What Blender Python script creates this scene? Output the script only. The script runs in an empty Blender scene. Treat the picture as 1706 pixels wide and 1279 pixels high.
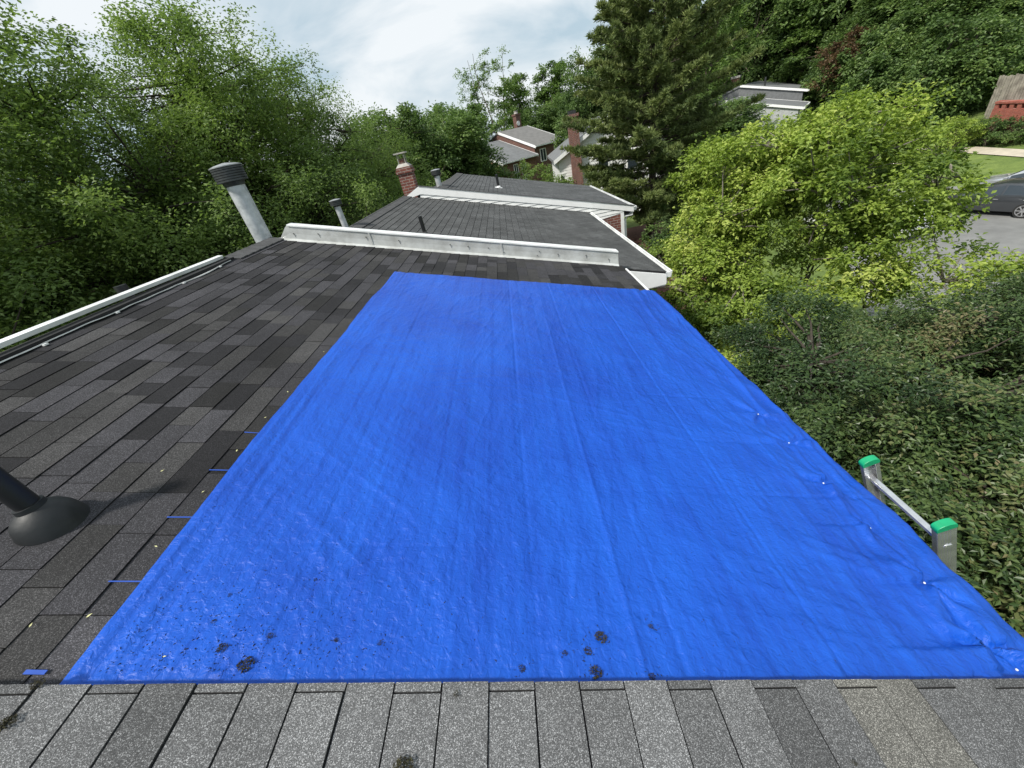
import bpy, math, random
import numpy as np
from mathutils import Vector, Matrix
random.seed(7)
R_ = math.radians
scene = bpy.context.scene
COL = scene.collection

# ------------------------------------------------------------------ camera
XC, YC, UC = (0.980339, -0.181665, -0.077022), (-0.033910, -0.539644, 0.841210), (-0.194383, -0.822059, -0.535195)          # world x, y, z axes seen in camera space (right, down, forward)
cd = bpy.data.cameras.new('camera')
cam = bpy.data.objects.new('camera', cd); COL.objects.link(cam)
cd.sensor_width = 36.0; cd.lens = 36.0 * 625.0 / 1706.0
cd.clip_start = 0.05; cd.clip_end = 2000
cam.matrix_world = Matrix(((XC[0], -XC[1], -XC[2], 0), (YC[0], -YC[1], -YC[2], 0), (UC[0], -UC[1], -UC[2], 0), (0, 0, 0, 1)))
scene.camera = cam

# ------------------------------------------------------------------ world and sun
SUN_EL, SUN_AZ = R_(52), R_(-124)      # azimuth measured from +Y towards +X
w = bpy.data.worlds.new('World'); scene.world = w; w.use_nodes = True
nt = w.node_tree; N = nt.nodes; L = nt.links
for n in list(N): N.remove(n)
def wn(t, **k):
    n = N.new(t)
    for a, b in k.items(): setattr(n, a, b)
    return n
out = wn('ShaderNodeOutputWorld')
sky = wn('ShaderNodeTexSky', sky_type='NISHITA', sun_disc=False)
sky.sun_elevation = SUN_EL; sky.sun_rotation = SUN_AZ; sky.air_density = 1.0; sky.dust_density = 2.0
bg1 = wn('ShaderNodeBackground'); bg1.inputs['Strength'].default_value = 0.12
L.new(sky.outputs[0], bg1.inputs['Color'])
tc = wn('ShaderNodeTexCoord')
mp = wn('ShaderNodeMapping'); mp.inputs['Scale'].default_value = (1.0, 1.3, 2.6); mp.inputs['Location'].default_value = (0.35, 0.1, 0.2)
L.new(tc.outputs['Generated'], mp.inputs['Vector'])
nz = wn('ShaderNodeTexNoise'); nz.inputs['Scale'].default_value = 2.9; nz.inputs['Detail'].default_value = 7; nz.inputs['Roughness'].default_value = 0.52
nz.inputs['Distortion'].default_value = 0.5
L.new(mp.outputs[0], nz.inputs['Vector'])
cr = wn('ShaderNodeValToRGB')
cr.color_ramp.elements[0].position = 0.40; cr.color_ramp.elements[0].color = (0.47, 0.60, 0.69, 1)
cr.color_ramp.elements[1].position = 0.62; cr.color_ramp.elements[1].color = (0.86, 0.90, 0.925, 1)
L.new(nz.outputs['Fac'], cr.inputs['Fac'])
bg2 = wn('ShaderNodeBackground'); bg2.inputs['Strength'].default_value = 1.0
L.new(cr.outputs[0], bg2.inputs['Color'])
mx = wn('ShaderNodeMixShader'); mx.inputs['Fac'].default_value = 0.93
L.new(bg1.outputs[0], mx.inputs[1]); L.new(bg2.outputs[0], mx.inputs[2])
L.new(mx.outputs[0], out.inputs['Surface'])

sd = bpy.data.lights.new('sun', 'SUN'); sd.energy = 4.3; sd.angle = R_(5); sd.color = (1.0, 0.955, 0.87)
sun = bpy.data.objects.new('sun', sd); COL.objects.link(sun)
sdir = Vector((math.sin(SUN_AZ) * math.cos(SUN_EL), math.cos(SUN_AZ) * math.cos(SUN_EL), math.sin(SUN_EL)))
sun.rotation_euler = sdir.to_track_quat('Z', 'Y').to_euler()
scene.view_settings.view_transform = 'Standard'; scene.view_settings.look = 'None'
scene.view_settings.exposure = 0.12; scene.view_settings.gamma = 1.0
scene.render.engine = 'CYCLES'
scene.cycles.max_bounces = 6; scene.cycles.diffuse_bounces = 3; scene.cycles.glossy_bounces = 3; scene.cycles.transparent_max_bounces = 6

# ------------------------------------------------------------------ helpers
def tag(o, label=None, cat=None, group=None, kind=None):
    if label: o['label'] = label
    if cat: o['category'] = cat
    if group: o['group'] = group
    if kind: o['kind'] = kind
    return o
def empty(name, loc=(0, 0, 0), rz=0.0):
    o = bpy.data.objects.new(name, None); COL.objects.link(o)
    o.location = loc; o.rotation_euler = (0, 0, rz); o.empty_display_size = 0.3
    return o
def npmesh(name, V, F, mat, parent=None, smooth=False, attrs=None, mats=None, midx=None):
    """V (n,3); F (m,k) array with k = 3 or 4 ; attrs: name -> per face values (m,) or (m,3)"""
    V = np.asarray(V, dtype=np.float32).reshape(-1, 3); F = np.asarray(F, dtype=np.int32)
    k = F.shape[1]; m = F.shape[0]
    me = bpy.data.meshes.new(name)
    me.vertices.add(len(V)); me.vertices.foreach_set('co', V.ravel())
    me.loops.add(m * k); me.loops.foreach_set('vertex_index', F.ravel())
    me.polygons.add(m); me.polygons.foreach_set('loop_start', np.arange(0, m * k, k, dtype=np.int32))
    try: me.polygons.foreach_set('loop_total', np.full(m, k, dtype=np.int32))
    except Exception: pass
    me.polygons.foreach_set('use_smooth', np.full(m, smooth, dtype=bool))
    for a, vals in (attrs or {}).items():
        vals = np.asarray(vals, dtype=np.float32)
        if vals.ndim == 1:
            at = me.attributes.new(a, 'FLOAT', 'FACE'); at.data.foreach_set('value', vals)
        else:
            at = me.attributes.new(a, 'FLOAT_COLOR', 'FACE')
            c = np.ones((m, 4), dtype=np.float32); c[:, :3] = vals; at.data.foreach_set('color', c.ravel())
    me.materials.append(mat)
    me.update(calc_edges=True)
    o = bpy.data.objects.new(name, me); COL.objects.link(o)
    if parent: o.parent = parent
    return o
class MB:
    """collects simple solids, build() links them as ONE mesh object"""
    def __init__(s): s.v = []; s.f = []
    def add(s, v, f):
        b = len(s.v); s.v += [tuple(p) for p in v]; s.f += [tuple(b + i for i in q) for q in f]; return s
    def hexa(s, p):   # 8 points: bottom ring then top ring
        return s.add(p, [(3, 2, 1, 0), (4, 5, 6, 7), (0, 1, 5, 4), (1, 2, 6, 5), (2, 3, 7, 6), (3, 0, 4, 7)])
    def box(s, a, b):
        x0, y0, z0 = a; x1, y1, z1 = b
        return s.hexa([(x0, y0, z0), (x1, y0, z0), (x1, y1, z0), (x0, y1, z0), (x0, y0, z1), (x1, y0, z1), (x1, y1, z1), (x0, y1, z1)])
    def obox(s, c, u, v, w_):   # centre and three half-axis vectors
        c, u, v, w_ = map(Vector, (c, u, v, w_))
        return s.hexa([c - u - v - w_, c + u - v - w_, c + u + v - w_, c - u + v - w_, c - u - v + w_, c + u - v + w_, c + u + v + w_, c - u + v + w_])
    def tube(s, pts, rad, n=12, caps=True):
        pts = [Vector(p) for p in pts]
        if not hasattr(rad, '__len__'): rad = [rad] * len(pts)
        rings = []
        for i, p in enumerate(pts):
            d = (pts[min(i + 1, len(pts) - 1)] - pts[max(i - 1, 0)]).normalized()
            a = d.orthogonal().normalized() if abs(d.z) < 0.9 else Vector((1, 0, 0)).cross(d).normalized()
            b = d.cross(a).normalized()
            rings.append([p + (a * math.cos(t) + b * math.sin(t)) * rad[i] for t in [2 * math.pi * k / n for k in range(n)]])
        v = [q for r in rings for q in r]; f = []
        for i in range(len(pts) - 1):
            for k in range(n):
                f.append((i * n + k, i * n + (k + 1) % n, (i + 1) * n + (k + 1) % n, (i + 1) * n + k))
        if caps: f.append(tuple(range(n))[::-1]); f.append(tuple((len(pts) - 1) * n + k for k in range(n)))
        return s.add(v, f)
    def prism(s, poly, ext):    # polygon (list of 3d) extruded by vector
        n = len(poly); e = Vector(ext); v = [Vector(p) for p in poly] + [Vector(p) + e for p in poly]
        f = [tuple(range(n))[::-1], tuple(range(n, 2 * n))] + [(i, (i + 1) % n, n + (i + 1) % n, n + i) for i in range(n)]
        return s.add(v, f)
    def build(s, name, mat, parent=None, smooth=False, bevel=0.0):
        me = bpy.data.meshes.new(name); me.from_pydata([tuple(p) for p in s.v], [], s.f); me.materials.append(mat)
        me.update()
        if smooth:
            for p in me.polygons: p.use_smooth = True
            try: me.set_sharp_from_angle(angle=R_(35))
            except Exception: pass
        o = bpy.data.objects.new(name, me); COL.objects.link(o)
        if parent: o.parent = parent
        if bevel:
            b = o.modifiers.new('bevel', 'BEVEL'); b.width = bevel; b.segments = 2; b.limit_method = 'ANGLE'
        return o
# value noise on numpy arrays
def vnoise(x, y, seed=0):
    rs = np.random.RandomState(seed); T = rs.rand(256, 256).astype(np.float32)
    xi = np.floor(x).astype(int); yi = np.floor(y).astype(int); fx = x - xi; fy = y - yi
    fx = fx * fx * fx * (fx * (6 * fx - 15) + 10); fy = fy * fy * fy * (fy * (6 * fy - 15) + 10)
    a = T[xi & 255, yi & 255]; b = T[(xi + 1) & 255, yi & 255]; c = T[xi & 255, (yi + 1) & 255]; d = T[(xi + 1) & 255, (yi + 1) & 255]
    return (a * (1 - fx) + b * fx) * (1 - fy) + (c * (1 - fx) + d * fx) * fy
def fbm(x, y, o=4, seed=0):
    s = 0; a = 0.5
    for i in range(o): s = s + a * vnoise(x * 2 ** i + 13.7 * i, y * 2 ** i + 5.1 * i, seed + i); a *= 0.5
    return s
def ridged(x, y, o=3, seed=0):
    s = 0; a = 0.5
    for i in range(o):
        s = s + a * (1 - np.abs(2 * vnoise(x * 2 ** i + 9.7 * i, y * 2 ** i + 3.1 * i, seed + i) - 1)) ** 3; a *= 0.5
    return s

# ------------------------------------------------------------------ materials
def new_mat(name):
    m = bpy.data.materials.new(name); m.use_nodes = True
    return m, m.node_tree.nodes, m.node_tree.links, m.node_tree.nodes['Principled BSDF']
def node(N, t, **k):
    n = N.new(t)
    for a, b in k.items():
        if a in n.inputs: n.inputs[a].default_value = b
        else: setattr(n, a, b)
    return n
def plain(name, col, rough=0.6, metal=0.0, var=0.12, scale=6.0, bump=0.0, bscale=40.0, spec=0.5, stain=None):
    m, N, L, P = new_mat(name)
    tc = node(N, 'ShaderNodeTexCoord'); nz = node(N, 'ShaderNodeTexNoise', Scale=scale, Detail=5.0, Roughness=0.6)
    L.new(tc.outputs['Object'], nz.inputs['Vector'])
    r = node(N, 'ShaderNodeValToRGB')
    c2 = stain if stain else tuple(c * (1 - 2 * var) for c in col)
    r.color_ramp.elements[0].position = 0.3; r.color_ramp.elements[0].color = (*c2, 1)
    r.color_ramp.elements[1].position = 0.62; r.color_ramp.elements[1].color = (*[min(1, c * (1 + var * 0.5)) for c in col], 1)
    L.new(nz.outputs['Fac'], r.inputs['Fac']); L.new(r.outputs[0], P.inputs['Base Color'])
    P.inputs['Roughness'].default_value = rough; P.inputs['Metallic'].default_value = metal
    P.inputs['Specular IOR Level'].default_value = spec
    if bump:
        nb = node(N, 'ShaderNodeTexNoise', Scale=bscale, Detail=4.0); L.new(tc.outputs['Object'], nb.inputs['Vector'])
        b = node(N, 'ShaderNodeBump', Strength=bump, Distance=0.01); L.new(nb.outputs['Fac'], b.inputs['Height']); L.new(b.outputs[0], P.inputs['Normal'])
    return m
def shingle_mat(name, gain, gscale=420.0, contrast=1.0, bump=0.5):
    """granule covered asphalt; tile colour comes from the face attribute col"""
    m, N, L, P = new_mat(name)
    tc = node(N, 'ShaderNodeTexCoord'); at = node(N, 'ShaderNodeAttribute', attribute_name='col')
    vo = node(N, 'ShaderNodeTexVoronoi', Scale=gscale); L.new(tc.outputs['Object'], vo.inputs['Vector'])
    sep = node(N, 'ShaderNodeSeparateColor'); L.new(vo.outputs['Color'], sep.inputs[0])
    r = node(N, 'ShaderNodeValToRGB'); e = r.color_ramp.elements
    e[0].position = 0.0; e[0].color = (1 - 0.6 * contrast,) * 3 + (1,)
    e[1].position = 1.0; e[1].color = (1 + 1.9 * contrast,) * 3 + (1,)
    k = e.new(0.55); k.color = (1 - 0.25 * contrast,) * 3 + (1,)
    k = e.new(0.84); k.color = (1 + 0.35 * contrast,) * 3 + (1,)
    L.new(sep.outputs[0], r.inputs['Fac'])
    n2 = node(N, 'ShaderNodeTexNoise', Scale=1.3, Detail=5.0, Roughness=0.65); L.new(tc.outputs['Object'], n2.inputs['Vector'])
    mr = node(N, 'ShaderNodeMapRange'); mr.inputs['From Min'].default_value = 0.3; mr.inputs['From Max'].default_value = 0.7
    mr.inputs['To Min'].default_value = 0.70 * gain; mr.inputs['To Max'].default_value = 1.25 * gain
    L.new(n2.outputs['Fac'], mr.inputs['Value'])
    m1 = node(N, 'ShaderNodeVectorMath', operation='MULTIPLY'); L.new(at.outputs['Color'], m1.inputs[0]); L.new(r.outputs[0], m1.inputs[1])
    m2 = node(N, 'ShaderNodeVectorMath', operation='SCALE'); L.new(m1.outputs[0], m2.inputs[0]); L.new(mr.outputs[0], m2.inputs['Scale'])
    L.new(m2.outputs[0], P.inputs['Base Color']); P.inputs['Roughness'].default_value = 0.92; P.inputs['Specular IOR Level'].default_value = 0.25
    b = node(N, 'ShaderNodeBump', Strength=bump, Distance=0.0015); L.new(sep.outputs[1], b.inputs['Height']); L.new(b.outputs[0], P.inputs['Normal'])
    return m
def leaf_mat(name, cols, trans=0.35, rough=0.5, spec=0.35):
    m, N, L, P = new_mat(name)
    at = node(N, 'ShaderNodeAttribute', attribute_name='tone')
    r = node(N, 'ShaderNodeValToRGB'); e = r.color_ramp.elements
    e[0].position = 0; e[0].color = (*cols[0], 1); e[1].position = 1; e[1].color = (*cols[-1], 1)
    for i, c in enumerate(cols[1:-1]): k = e.new((i + 1) / (len(cols) - 1)); k.color = (*c, 1)
    L.new(at.outputs['Fac'], r.inputs['Fac']); L.new(r.outputs[0], P.inputs['Base Color'])
    P.inputs['Roughness'].default_value = rough; P.inputs['Specular IOR Level'].default_value = spec
    tb = node(N, 'ShaderNodeBsdfTranslucent')
    hs = node(N, 'ShaderNodeHueSaturation', Saturation=1.1, Value=1.25); L.new(r.outputs[0], hs.inputs['Color']); L.new(hs.outputs[0], tb.inputs['Color'])
    mx = node(N, 'ShaderNodeMixShader', Fac=trans); L.new(P.outputs[0], mx.inputs[1]); L.new(tb.outputs[0], mx.inputs[2])
    L.new(mx.outputs[0], N['Material Output'].inputs['Surface'])
    return m
def bark_mat(name, col):
    m, N, L, P = new_mat(name)
    tc = node(N, 'ShaderNodeTexCoord'); mp = node(N, 'ShaderNodeMapping', Scale=(6, 6, 1.2)); L.new(tc.outputs['Object'], mp.inputs['Vector'])
    nz = node(N, 'ShaderNodeTexNoise', Scale=3.0, Detail=7.0, Roughness=0.7); L.new(mp.outputs[0], nz.inputs['Vector'])
    r = node(N, 'ShaderNodeValToRGB'); r.color_ramp.elements[0].position = 0.35; r.color_ramp.elements[0].color = (*[c * .35 for c in col], 1)
    r.color_ramp.elements[1].position = 0.65; r.color_ramp.elements[1].color = (*col, 1)
    L.new(nz.outputs['Fac'], r.inputs['Fac']); L.new(r.outputs[0], P.inputs['Base Color']); P.inputs['Roughness'].default_value = 0.9
    b = node(N, 'ShaderNodeBump', Strength=0.7, Distance=0.03); L.new(nz.outputs['Fac'], b.inputs['Height']); L.new(b.outputs[0], P.inputs['Normal'])
    return m
def brick_mat(name, c1, c2, mortar, scale=1.0):
    m, N, L, P = new_mat(name)
    geo = node(N, 'ShaderNodeNewGeometry'); tc = node(N, 'ShaderNodeTexCoord')
    sp = node(N, 'ShaderNodeSeparateXYZ'); L.new(tc.outputs['Object'], sp.inputs[0])
    ad = node(N, 'ShaderNodeMath', operation='ADD'); L.new(sp.outputs[0], ad.inputs[0]); L.new(sp.outputs[1], ad.inputs[1])
    cb = node(N, 'ShaderNodeCombineXYZ'); L.new(ad.outputs[0], cb.inputs[0]); L.new(sp.outputs[2], cb.inputs[1])
    br = node(N, 'ShaderNodeTexBrick', Scale=scale); br.inputs['Brick Width'].default_value = 0.21; br.inputs['Row Height'].default_value = 0.075
    br.inputs['Mortar Size'].default_value = 0.006; br.inputs['Color1'].default_value = (*c1, 1); br.inputs['Color2'].default_value = (*c2, 1); br.inputs['Mortar'].default_value = (*mortar, 1)
    br.inputs['Mortar Smooth'].default_value = 0.2; br.inputs['Bias'].default_value = 0.0
    L.new(cb.outputs[0], br.inputs['Vector'])
    nz = node(N, 'ShaderNodeTexNoise', Scale=5.0, Detail=6.0); L.new(tc.outputs['Object'], nz.inputs['Vector'])
    mr = node(N, 'ShaderNodeMapRange'); mr.inputs['To Min'].default_value = 0.65; mr.inputs['To Max'].default_value = 1.3; L.new(nz.outputs['Fac'], mr.inputs['Value'])
    sc = node(N, 'ShaderNodeVectorMath', operation='SCALE'); L.new(br.outputs['Color'], sc.inputs[0]); L.new(mr.outputs[0], sc.inputs['Scale'])
    L.new(sc.outputs[0], P.inputs['Base Color']); P.inputs['Roughness'].default_value = 0.9
    b = node(N, 'ShaderNodeBump', Strength=0.6, Distance=0.01); L.new(br.outputs['Fac'], b.inputs['Height']); b.invert = True; L.new(b.outputs[0], P.inputs['Normal'])
    return m
M = {}
M['shingle'] = shingle_mat('dark_architectural_shingle', 1.0, 430.0, 0.85)
M['shingle_near'] = shingle_mat('pale_grey_shingle', 1.0, 520.0, 0.95, 0.7)
M['shingle_far'] = shingle_mat('weathered_shingle', 1.0, 250.0, 0.6)
M['under'] = plain('roof_underlay', (0.012, 0.012, 0.013), 0.95)
M['white'] = plain('white_coated_aluminium', (0.84, 0.85, 0.85), 0.42, 0.0, 0.07, 3.0, 0.12, 9.0, stain=(0.60, 0.61, 0.60))
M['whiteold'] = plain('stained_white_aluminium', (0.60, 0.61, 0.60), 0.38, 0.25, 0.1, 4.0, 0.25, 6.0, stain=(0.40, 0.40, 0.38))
M['trim'] = plain('white_trim_paint', (0.88, 0.88, 0.88), 0.5, 0.0, 0.03)
M['siding'] = plain('white_siding', (0.84, 0.84, 0.83), 0.55, 0.0, 0.06)
M['galv'] = plain('weathered_galvanised_steel', (0.50, 0.52, 0.54), 0.5, 0.25, 0.2, 9.0, 0.15, 30.0, stain=(0.30, 0.32, 0.34))
M['capdark'] = plain('dark_weathered_steel', (0.055, 0.06, 0.062), 0.5, 0.3, 0.25, 12.0, 0.2, 40)
M['black'] = plain('black_plastic_pipe', (0.012, 0.013, 0.015), 0.42, 0.0, 0.2, 5.0)
M['rubber'] = plain('black_rubber_boot', (0.011, 0.013, 0.015), 0.55, 0.0, 0.25, 7.0, 0.2, 25)
M['brick'] = brick_mat('red_brick', (0.21, 0.07, 0.05), (0.14, 0.05, 0.04), (0.36, 0.33, 0.30))
M['brickdark'] = brick_mat('brown_brick', (0.17, 0.075, 0.055), (0.11, 0.05, 0.04), (0.22, 0.20, 0.18))
M['brickred'] = brick_mat('bright_red_brick', (0.33, 0.085, 0.06), (0.26, 0.07, 0.05), (0.36, 0.22, 0.18))
M['concrete'] = plain('concrete', (0.42, 0.40, 0.37), 0.85, 0, 0.15, 9, 0.3, 60)
M['alu'] = plain('brushed_aluminium', (0.72, 0.73, 0.75), 0.27, 0.8, 0.10, 14.0, 0.08, 90)
M['green'] = plain('green_plastic', (0.008, 0.33, 0.14), 0.38, 0.0, 0.08, 20)
M['glass'] = plain('dark_window_glass', (0.03, 0.04, 0.05), 0.08, 0.0, 0.05, 1, spec=0.8)
M['moss'] = plain('dry_moss', (0.045, 0.042, 0.016), 0.95, 0, 0.3, 60, stain=(0.014, 0.010, 0.006))
M['leafy'] = plain('fallen_yellow_leaf', (0.62, 0.60, 0.30), 0.6, 0, 0.1, 30)
M['speck'] = plain('dark_grit', (0.02, 0.018, 0.014), 0.9, 0, 0.2, 60)
M['strap'] = plain('blue_strap', (0.03, 0.10, 0.50), 0.45, 0, 0.08, 20)
M['tyre'] = plain('tyre_rubber', (0.02, 0.02, 0.02), 0.8)
M['rim'] = plain('alloy_rim', (0.62, 0.62, 0.64), 0.3, 0.7)
M['lamp_red'] = plain('red_lamp_glass', (0.4, 0.02, 0.02), 0.2)
M['lamp_clear'] = plain('clear_lamp_glass', (0.7, 0.72, 0.75), 0.12)
M['wood'] = plain('weathered_fence_board', (0.30, 0.27, 0.23), 0.85, 0, 0.3, 3.0, stain=(0.15, 0.13, 0.11))
def paint(name, c, metal=0.4):
    m = plain(name, c, 0.28, metal, 0.03, 2); m.node_tree.nodes['Principled BSDF'].inputs['Coat Weight'].default_value = 0.8
    return m
M['bark'] = bark_mat('grey_brown_bark', (0.16, 0.13, 0.10)); M['barkpine'] = bark_mat('pine_bark', (0.10, 0.075, 0.06)); M['barkpale'] = bark_mat('pale_bark', (0.26, 0.23, 0.19))
M['leaf_left'] = leaf_mat('maple_leaf', [(0.072, 0.115, 0.036), (0.130, 0.200, 0.052), (0.200, 0.290, 0.072), (0.29, 0.37, 0.12)], 0.45)
M['leaf_yellow'] = leaf_mat('lime_leaf', [(0.085, 0.145, 0.026), (0.19, 0.27, 0.044), (0.33, 0.43, 0.080), (0.52, 0.57, 0.16)], 0.38)
M['leaf_crape'] = leaf_mat('dark_glossy_leaf', [(0.024, 0.050, 0.016), (0.052, 0.092, 0.028), (0.105, 0.155, 0.048), (0.21, 0.17, 0.09)], 0.22, 0.42, 0.40)
M['leaf_far'] = leaf_mat('woodland_leaf', [(0.056, 0.100, 0.032), (0.115, 0.190, 0.050), (0.180, 0.275, 0.070), (0.27, 0.35, 0.10)], 0.4)
M['leaf_dark'] = leaf_mat('dark_woodland_leaf', [(0.056, 0.098, 0.034), (0.105, 0.172, 0.050), (0.165, 0.250, 0.070), (0.26, 0.32, 0.10)], 0.35)
M['leaf_red'] = leaf_mat('russet_leaf', [(0.05, 0.035, 0.02), (0.10, 0.06, 0.03), (0.16, 0.10, 0.05), (0.10, 0.12, 0.04)])
M['needle'] = leaf_mat('pine_needle', [(0.058, 0.092, 0.032), (0.125, 0.168, 0.054), (0.215, 0.262, 0.085), (0.34, 0.36, 0.14)], 0.2, 0.5, 0.3)

# tarp material
def tarp_mat():
    m, N, L, P = new_mat('blue_woven_tarpaulin')
    tc = node(N, 'ShaderNodeTexCoord'); sp = node(N, 'ShaderNodeSeparateXYZ'); L.new(tc.outputs['Object'], sp.inputs[0])
    nz = node(N, 'ShaderNodeTexNoise', Scale=1.4, Detail=6.0, Roughness=0.6); L.new(tc.outputs['Object'], nz.inputs['Vector'])
    mp = node(N, 'ShaderNodeMapping', Scale=(26, 0.5, 1)); L.new(tc.outputs['Object'], mp.inputs['Vector'])
    n2 = node(N, 'ShaderNodeTexNoise', Scale=1.0, Detail=4.0, Roughness=0.6); L.new(mp.outputs[0], n2.inputs['Vector'])
    ad = node(N, 'ShaderNodeMath', operation='MULTIPLY_ADD'); L.new(n2.outputs['Fac'], ad.inputs[0]); ad.inputs[1].default_value = 0.55; L.new(nz.outputs['Fac'], ad.inputs[2])
    r = node(N, 'ShaderNodeValToRGB'); e = r.color_ramp.elements
    e[0].position = 0.55; e[0].color = (0.0032, 0.053, 0.385, 1); e[1].position = 1.0; e[1].color = (0.007, 0.095, 0.54, 1)
    L.new(ad.outputs[0], r.inputs['Fac']); L.new(r.outputs[0], P.inputs['Base Color'])
    P.inputs['Roughness'].default_value = 0.44; P.inputs['Specular IOR Level'].default_value = 0.36
    vo = node(N, 'ShaderNodeTexNoise', Scale=38.0, Detail=3.0, Roughness=0.55, Distortion=0.6); L.new(tc.outputs['Object'], vo.inputs['Vector'])
    wv = node(N, 'ShaderNodeTexWave', Scale=95.0, Distortion=0.6); wv.bands_direction = 'X'; L.new(tc.outputs['Object'], wv.inputs['Vector'])
    w2 = node(N, 'ShaderNodeTexWave', Scale=95.0, Distortion=0.6); w2.bands_direction = 'Y'; L.new(tc.outputs['Object'], w2.inputs['Vector'])
    wa = node(N, 'ShaderNodeMath', operation='ADD'); L.new(wv.outputs['Fac'], wa.inputs[0]); L.new(w2.outputs['Fac'], wa.inputs[1])
    b1 = node(N, 'ShaderNodeBump', Strength=0.8, Distance=0.009); L.new(vo.outputs['Fac'], b1.inputs['Height'])
    cm = node(N, 'ShaderNodeMapping', Scale=(30, 9, 12)); cm.inputs['Rotation'].default_value = (0, 0, 0.5); L.new(tc.outputs['Object'], cm.inputs['Vector'])
    cn = node(N, 'ShaderNodeTexNoise', Scale=1.0, Detail=3.0, Roughness=0.5, Distortion=0.9); cn.noise_type = 'RIDGED_MULTIFRACTAL'; L.new(cm.outputs[0], cn.inputs['Vector'])
    b0 = node(N, 'ShaderNodeBump', Strength=0.35, Distance=0.004); L.new(cn.outputs['Fac'], b0.inputs['Height']); L.new(b1.outputs[0], b0.inputs['Normal'])
    b2 = node(N, 'ShaderNodeBump', Strength=0.28, Distance=0.0007); L.new(wa.outputs[0], b2.inputs['Height']); L.new(b0.outputs[0], b2.inputs['Normal'])
    L.new(b2.outputs[0], P.inputs['Normal'])
    return m
M['tarp'] = tarp_mat()

def grass_mat():
    m, N, L, P = new_mat('lawn')
    tc = node(N, 'ShaderNodeTexCoord'); nz = node(N, 'ShaderNodeTexNoise', Scale=0.35, Detail=12.0, Roughness=0.82); L.new(tc.outputs['Object'], nz.inputs['Vector'])
    r = node(N, 'ShaderNodeValToRGB'); e = r.color_ramp.elements
    e[0].position = 0.36; e[0].color = (0.055, 0.10, 0.018, 1); e[1].position = 0.64; e[1].color = (0.19, 0.25, 0.055, 1)
    L.new(nz.outputs['Fac'], r.inputs['Fac']); L.new(r.outputs[0], P.inputs['Base Color']); P.inputs['Roughness'].default_value = 0.95
    n2 = node(N, 'ShaderNodeTexNoise', Scale=9.0, Detail=6.0); L.new(tc.outputs['Object'], n2.inputs['Vector'])
    b = node(N, 'ShaderNodeBump', Strength=0.8, Distance=0.1); L.new(n2.outputs['Fac'], b.inputs['Height']); L.new(b.outputs[0], P.inputs['Normal'])
    return m
M['grass'] = grass_mat()
M['asphalt'] = plain('asphalt', (0.20, 0.20, 0.195), 0.9, 0, 0.12, 1.2, 0.3, 40)
M['path'] = plain('pale_concrete_path', (0.50, 0.44, 0.35), 0.9, 0, 0.1, 2)
M['mulch'] = plain('red_brown_mulch', (0.12, 0.05, 0.035), 0.95, 0, 0.3, 8, 0.5, 20)
M['roadline'] = plain('road_paint', (0.6, 0.6, 0.57), 0.8)

# ------------------------------------------------------------------ ground
def gz(x, y):
    """height of the ground: level by the houses, rising beyond the car park"""
    d = (x * 0.72 + y * 0.45)
    t = np.clip((d - 26.5) / 60.0, 0, 1.4)
    z = -7.0 + 8.0 * t ** 0.92 * np.clip((x + 5) / 25.0, 0, 1)
    z = z + 0.10 * np.sin(x * 0.21) * np.cos(y * 0.17) * np.clip((d - 28) / 10, 0, 1)
    return z
def gh(x, y): return float(gz(np.array(float(x)), np.array(float(y))))
axs = np.concatenate([-np.geomspace(900, 62, 14), np.arange(-60, 122, 2.0), np.geomspace(124, 900, 14)])
ays = np.concatenate([-np.geomspace(900, 32, 10), np.arange(-30, 142, 2.0), np.geomspace(144, 900, 14)])
GX, GY = np.meshgrid(axs, ays)
GV = np.stack([GX, GY, gz(GX, GY)], -1).reshape(-1, 3)
nx, ny = len(axs), len(ays)
ii = (np.arange(ny - 1)[:, None] * nx + np.arange(nx - 1)[None, :]).ravel()
ground = npmesh('ground', GV, np.stack([ii, ii + 1, ii + nx + 1, ii + nx], 1), M['grass'], smooth=True); tag(ground, kind='structure')
def sheet(name, poly, mat, dz, sub=1.5):
    """flat-lying sheet draped on the ground: quad given by 4 corners, subdivided"""
    a, b, c, d = [np.array(p, float) for p in poly]
    n = max(2, int(max(np.linalg.norm(b - a), np.linalg.norm(c - b)) / sub))
    u, v = np.meshgrid(np.linspace(0, 1, n + 1), np.linspace(0, 1, n + 1))
    P = (a * ((1 - u) * (1 - v))[..., None] + b * (u * (1 - v))[..., None] + c * (u * v)[..., None] + d * ((1 - u) * v)[..., None])
    V = np.concatenate([P, (gz(P[..., 0], P[..., 1]) + dz)[..., None]], -1).reshape(-1, 3)
    i = (np.arange(n)[:, None] * (n + 1) + np.arange(n)[None, :]).ravel()
    o = npmesh(name, V, np.stack([i, i + 1, i + n + 2, i + n + 1], 1), mat, smooth=True); tag(o, kind='structure'); return o
sheet('car_park', [(10.5, 10.5), (22, -8), (40, 2), (20.5, 27)], M['asphalt'], 0.01)
sheet('flower_bed', [(4.8, 13), (7.6, 13), (10.8, 29), (6.2, 29)], M['mulch'], 0.03)
sheet('path', [(27.9, 29.2), (28.3, 22.3), (29.3, 22.3), (28.9, 29.2)], M['path'], 0.05, 0.8)
sheet('path', [(28.3, 22.29), (28.9, 10), (29.9, 10), (29.3, 22.29)], M['path'], 0.05, 0.8)
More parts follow.
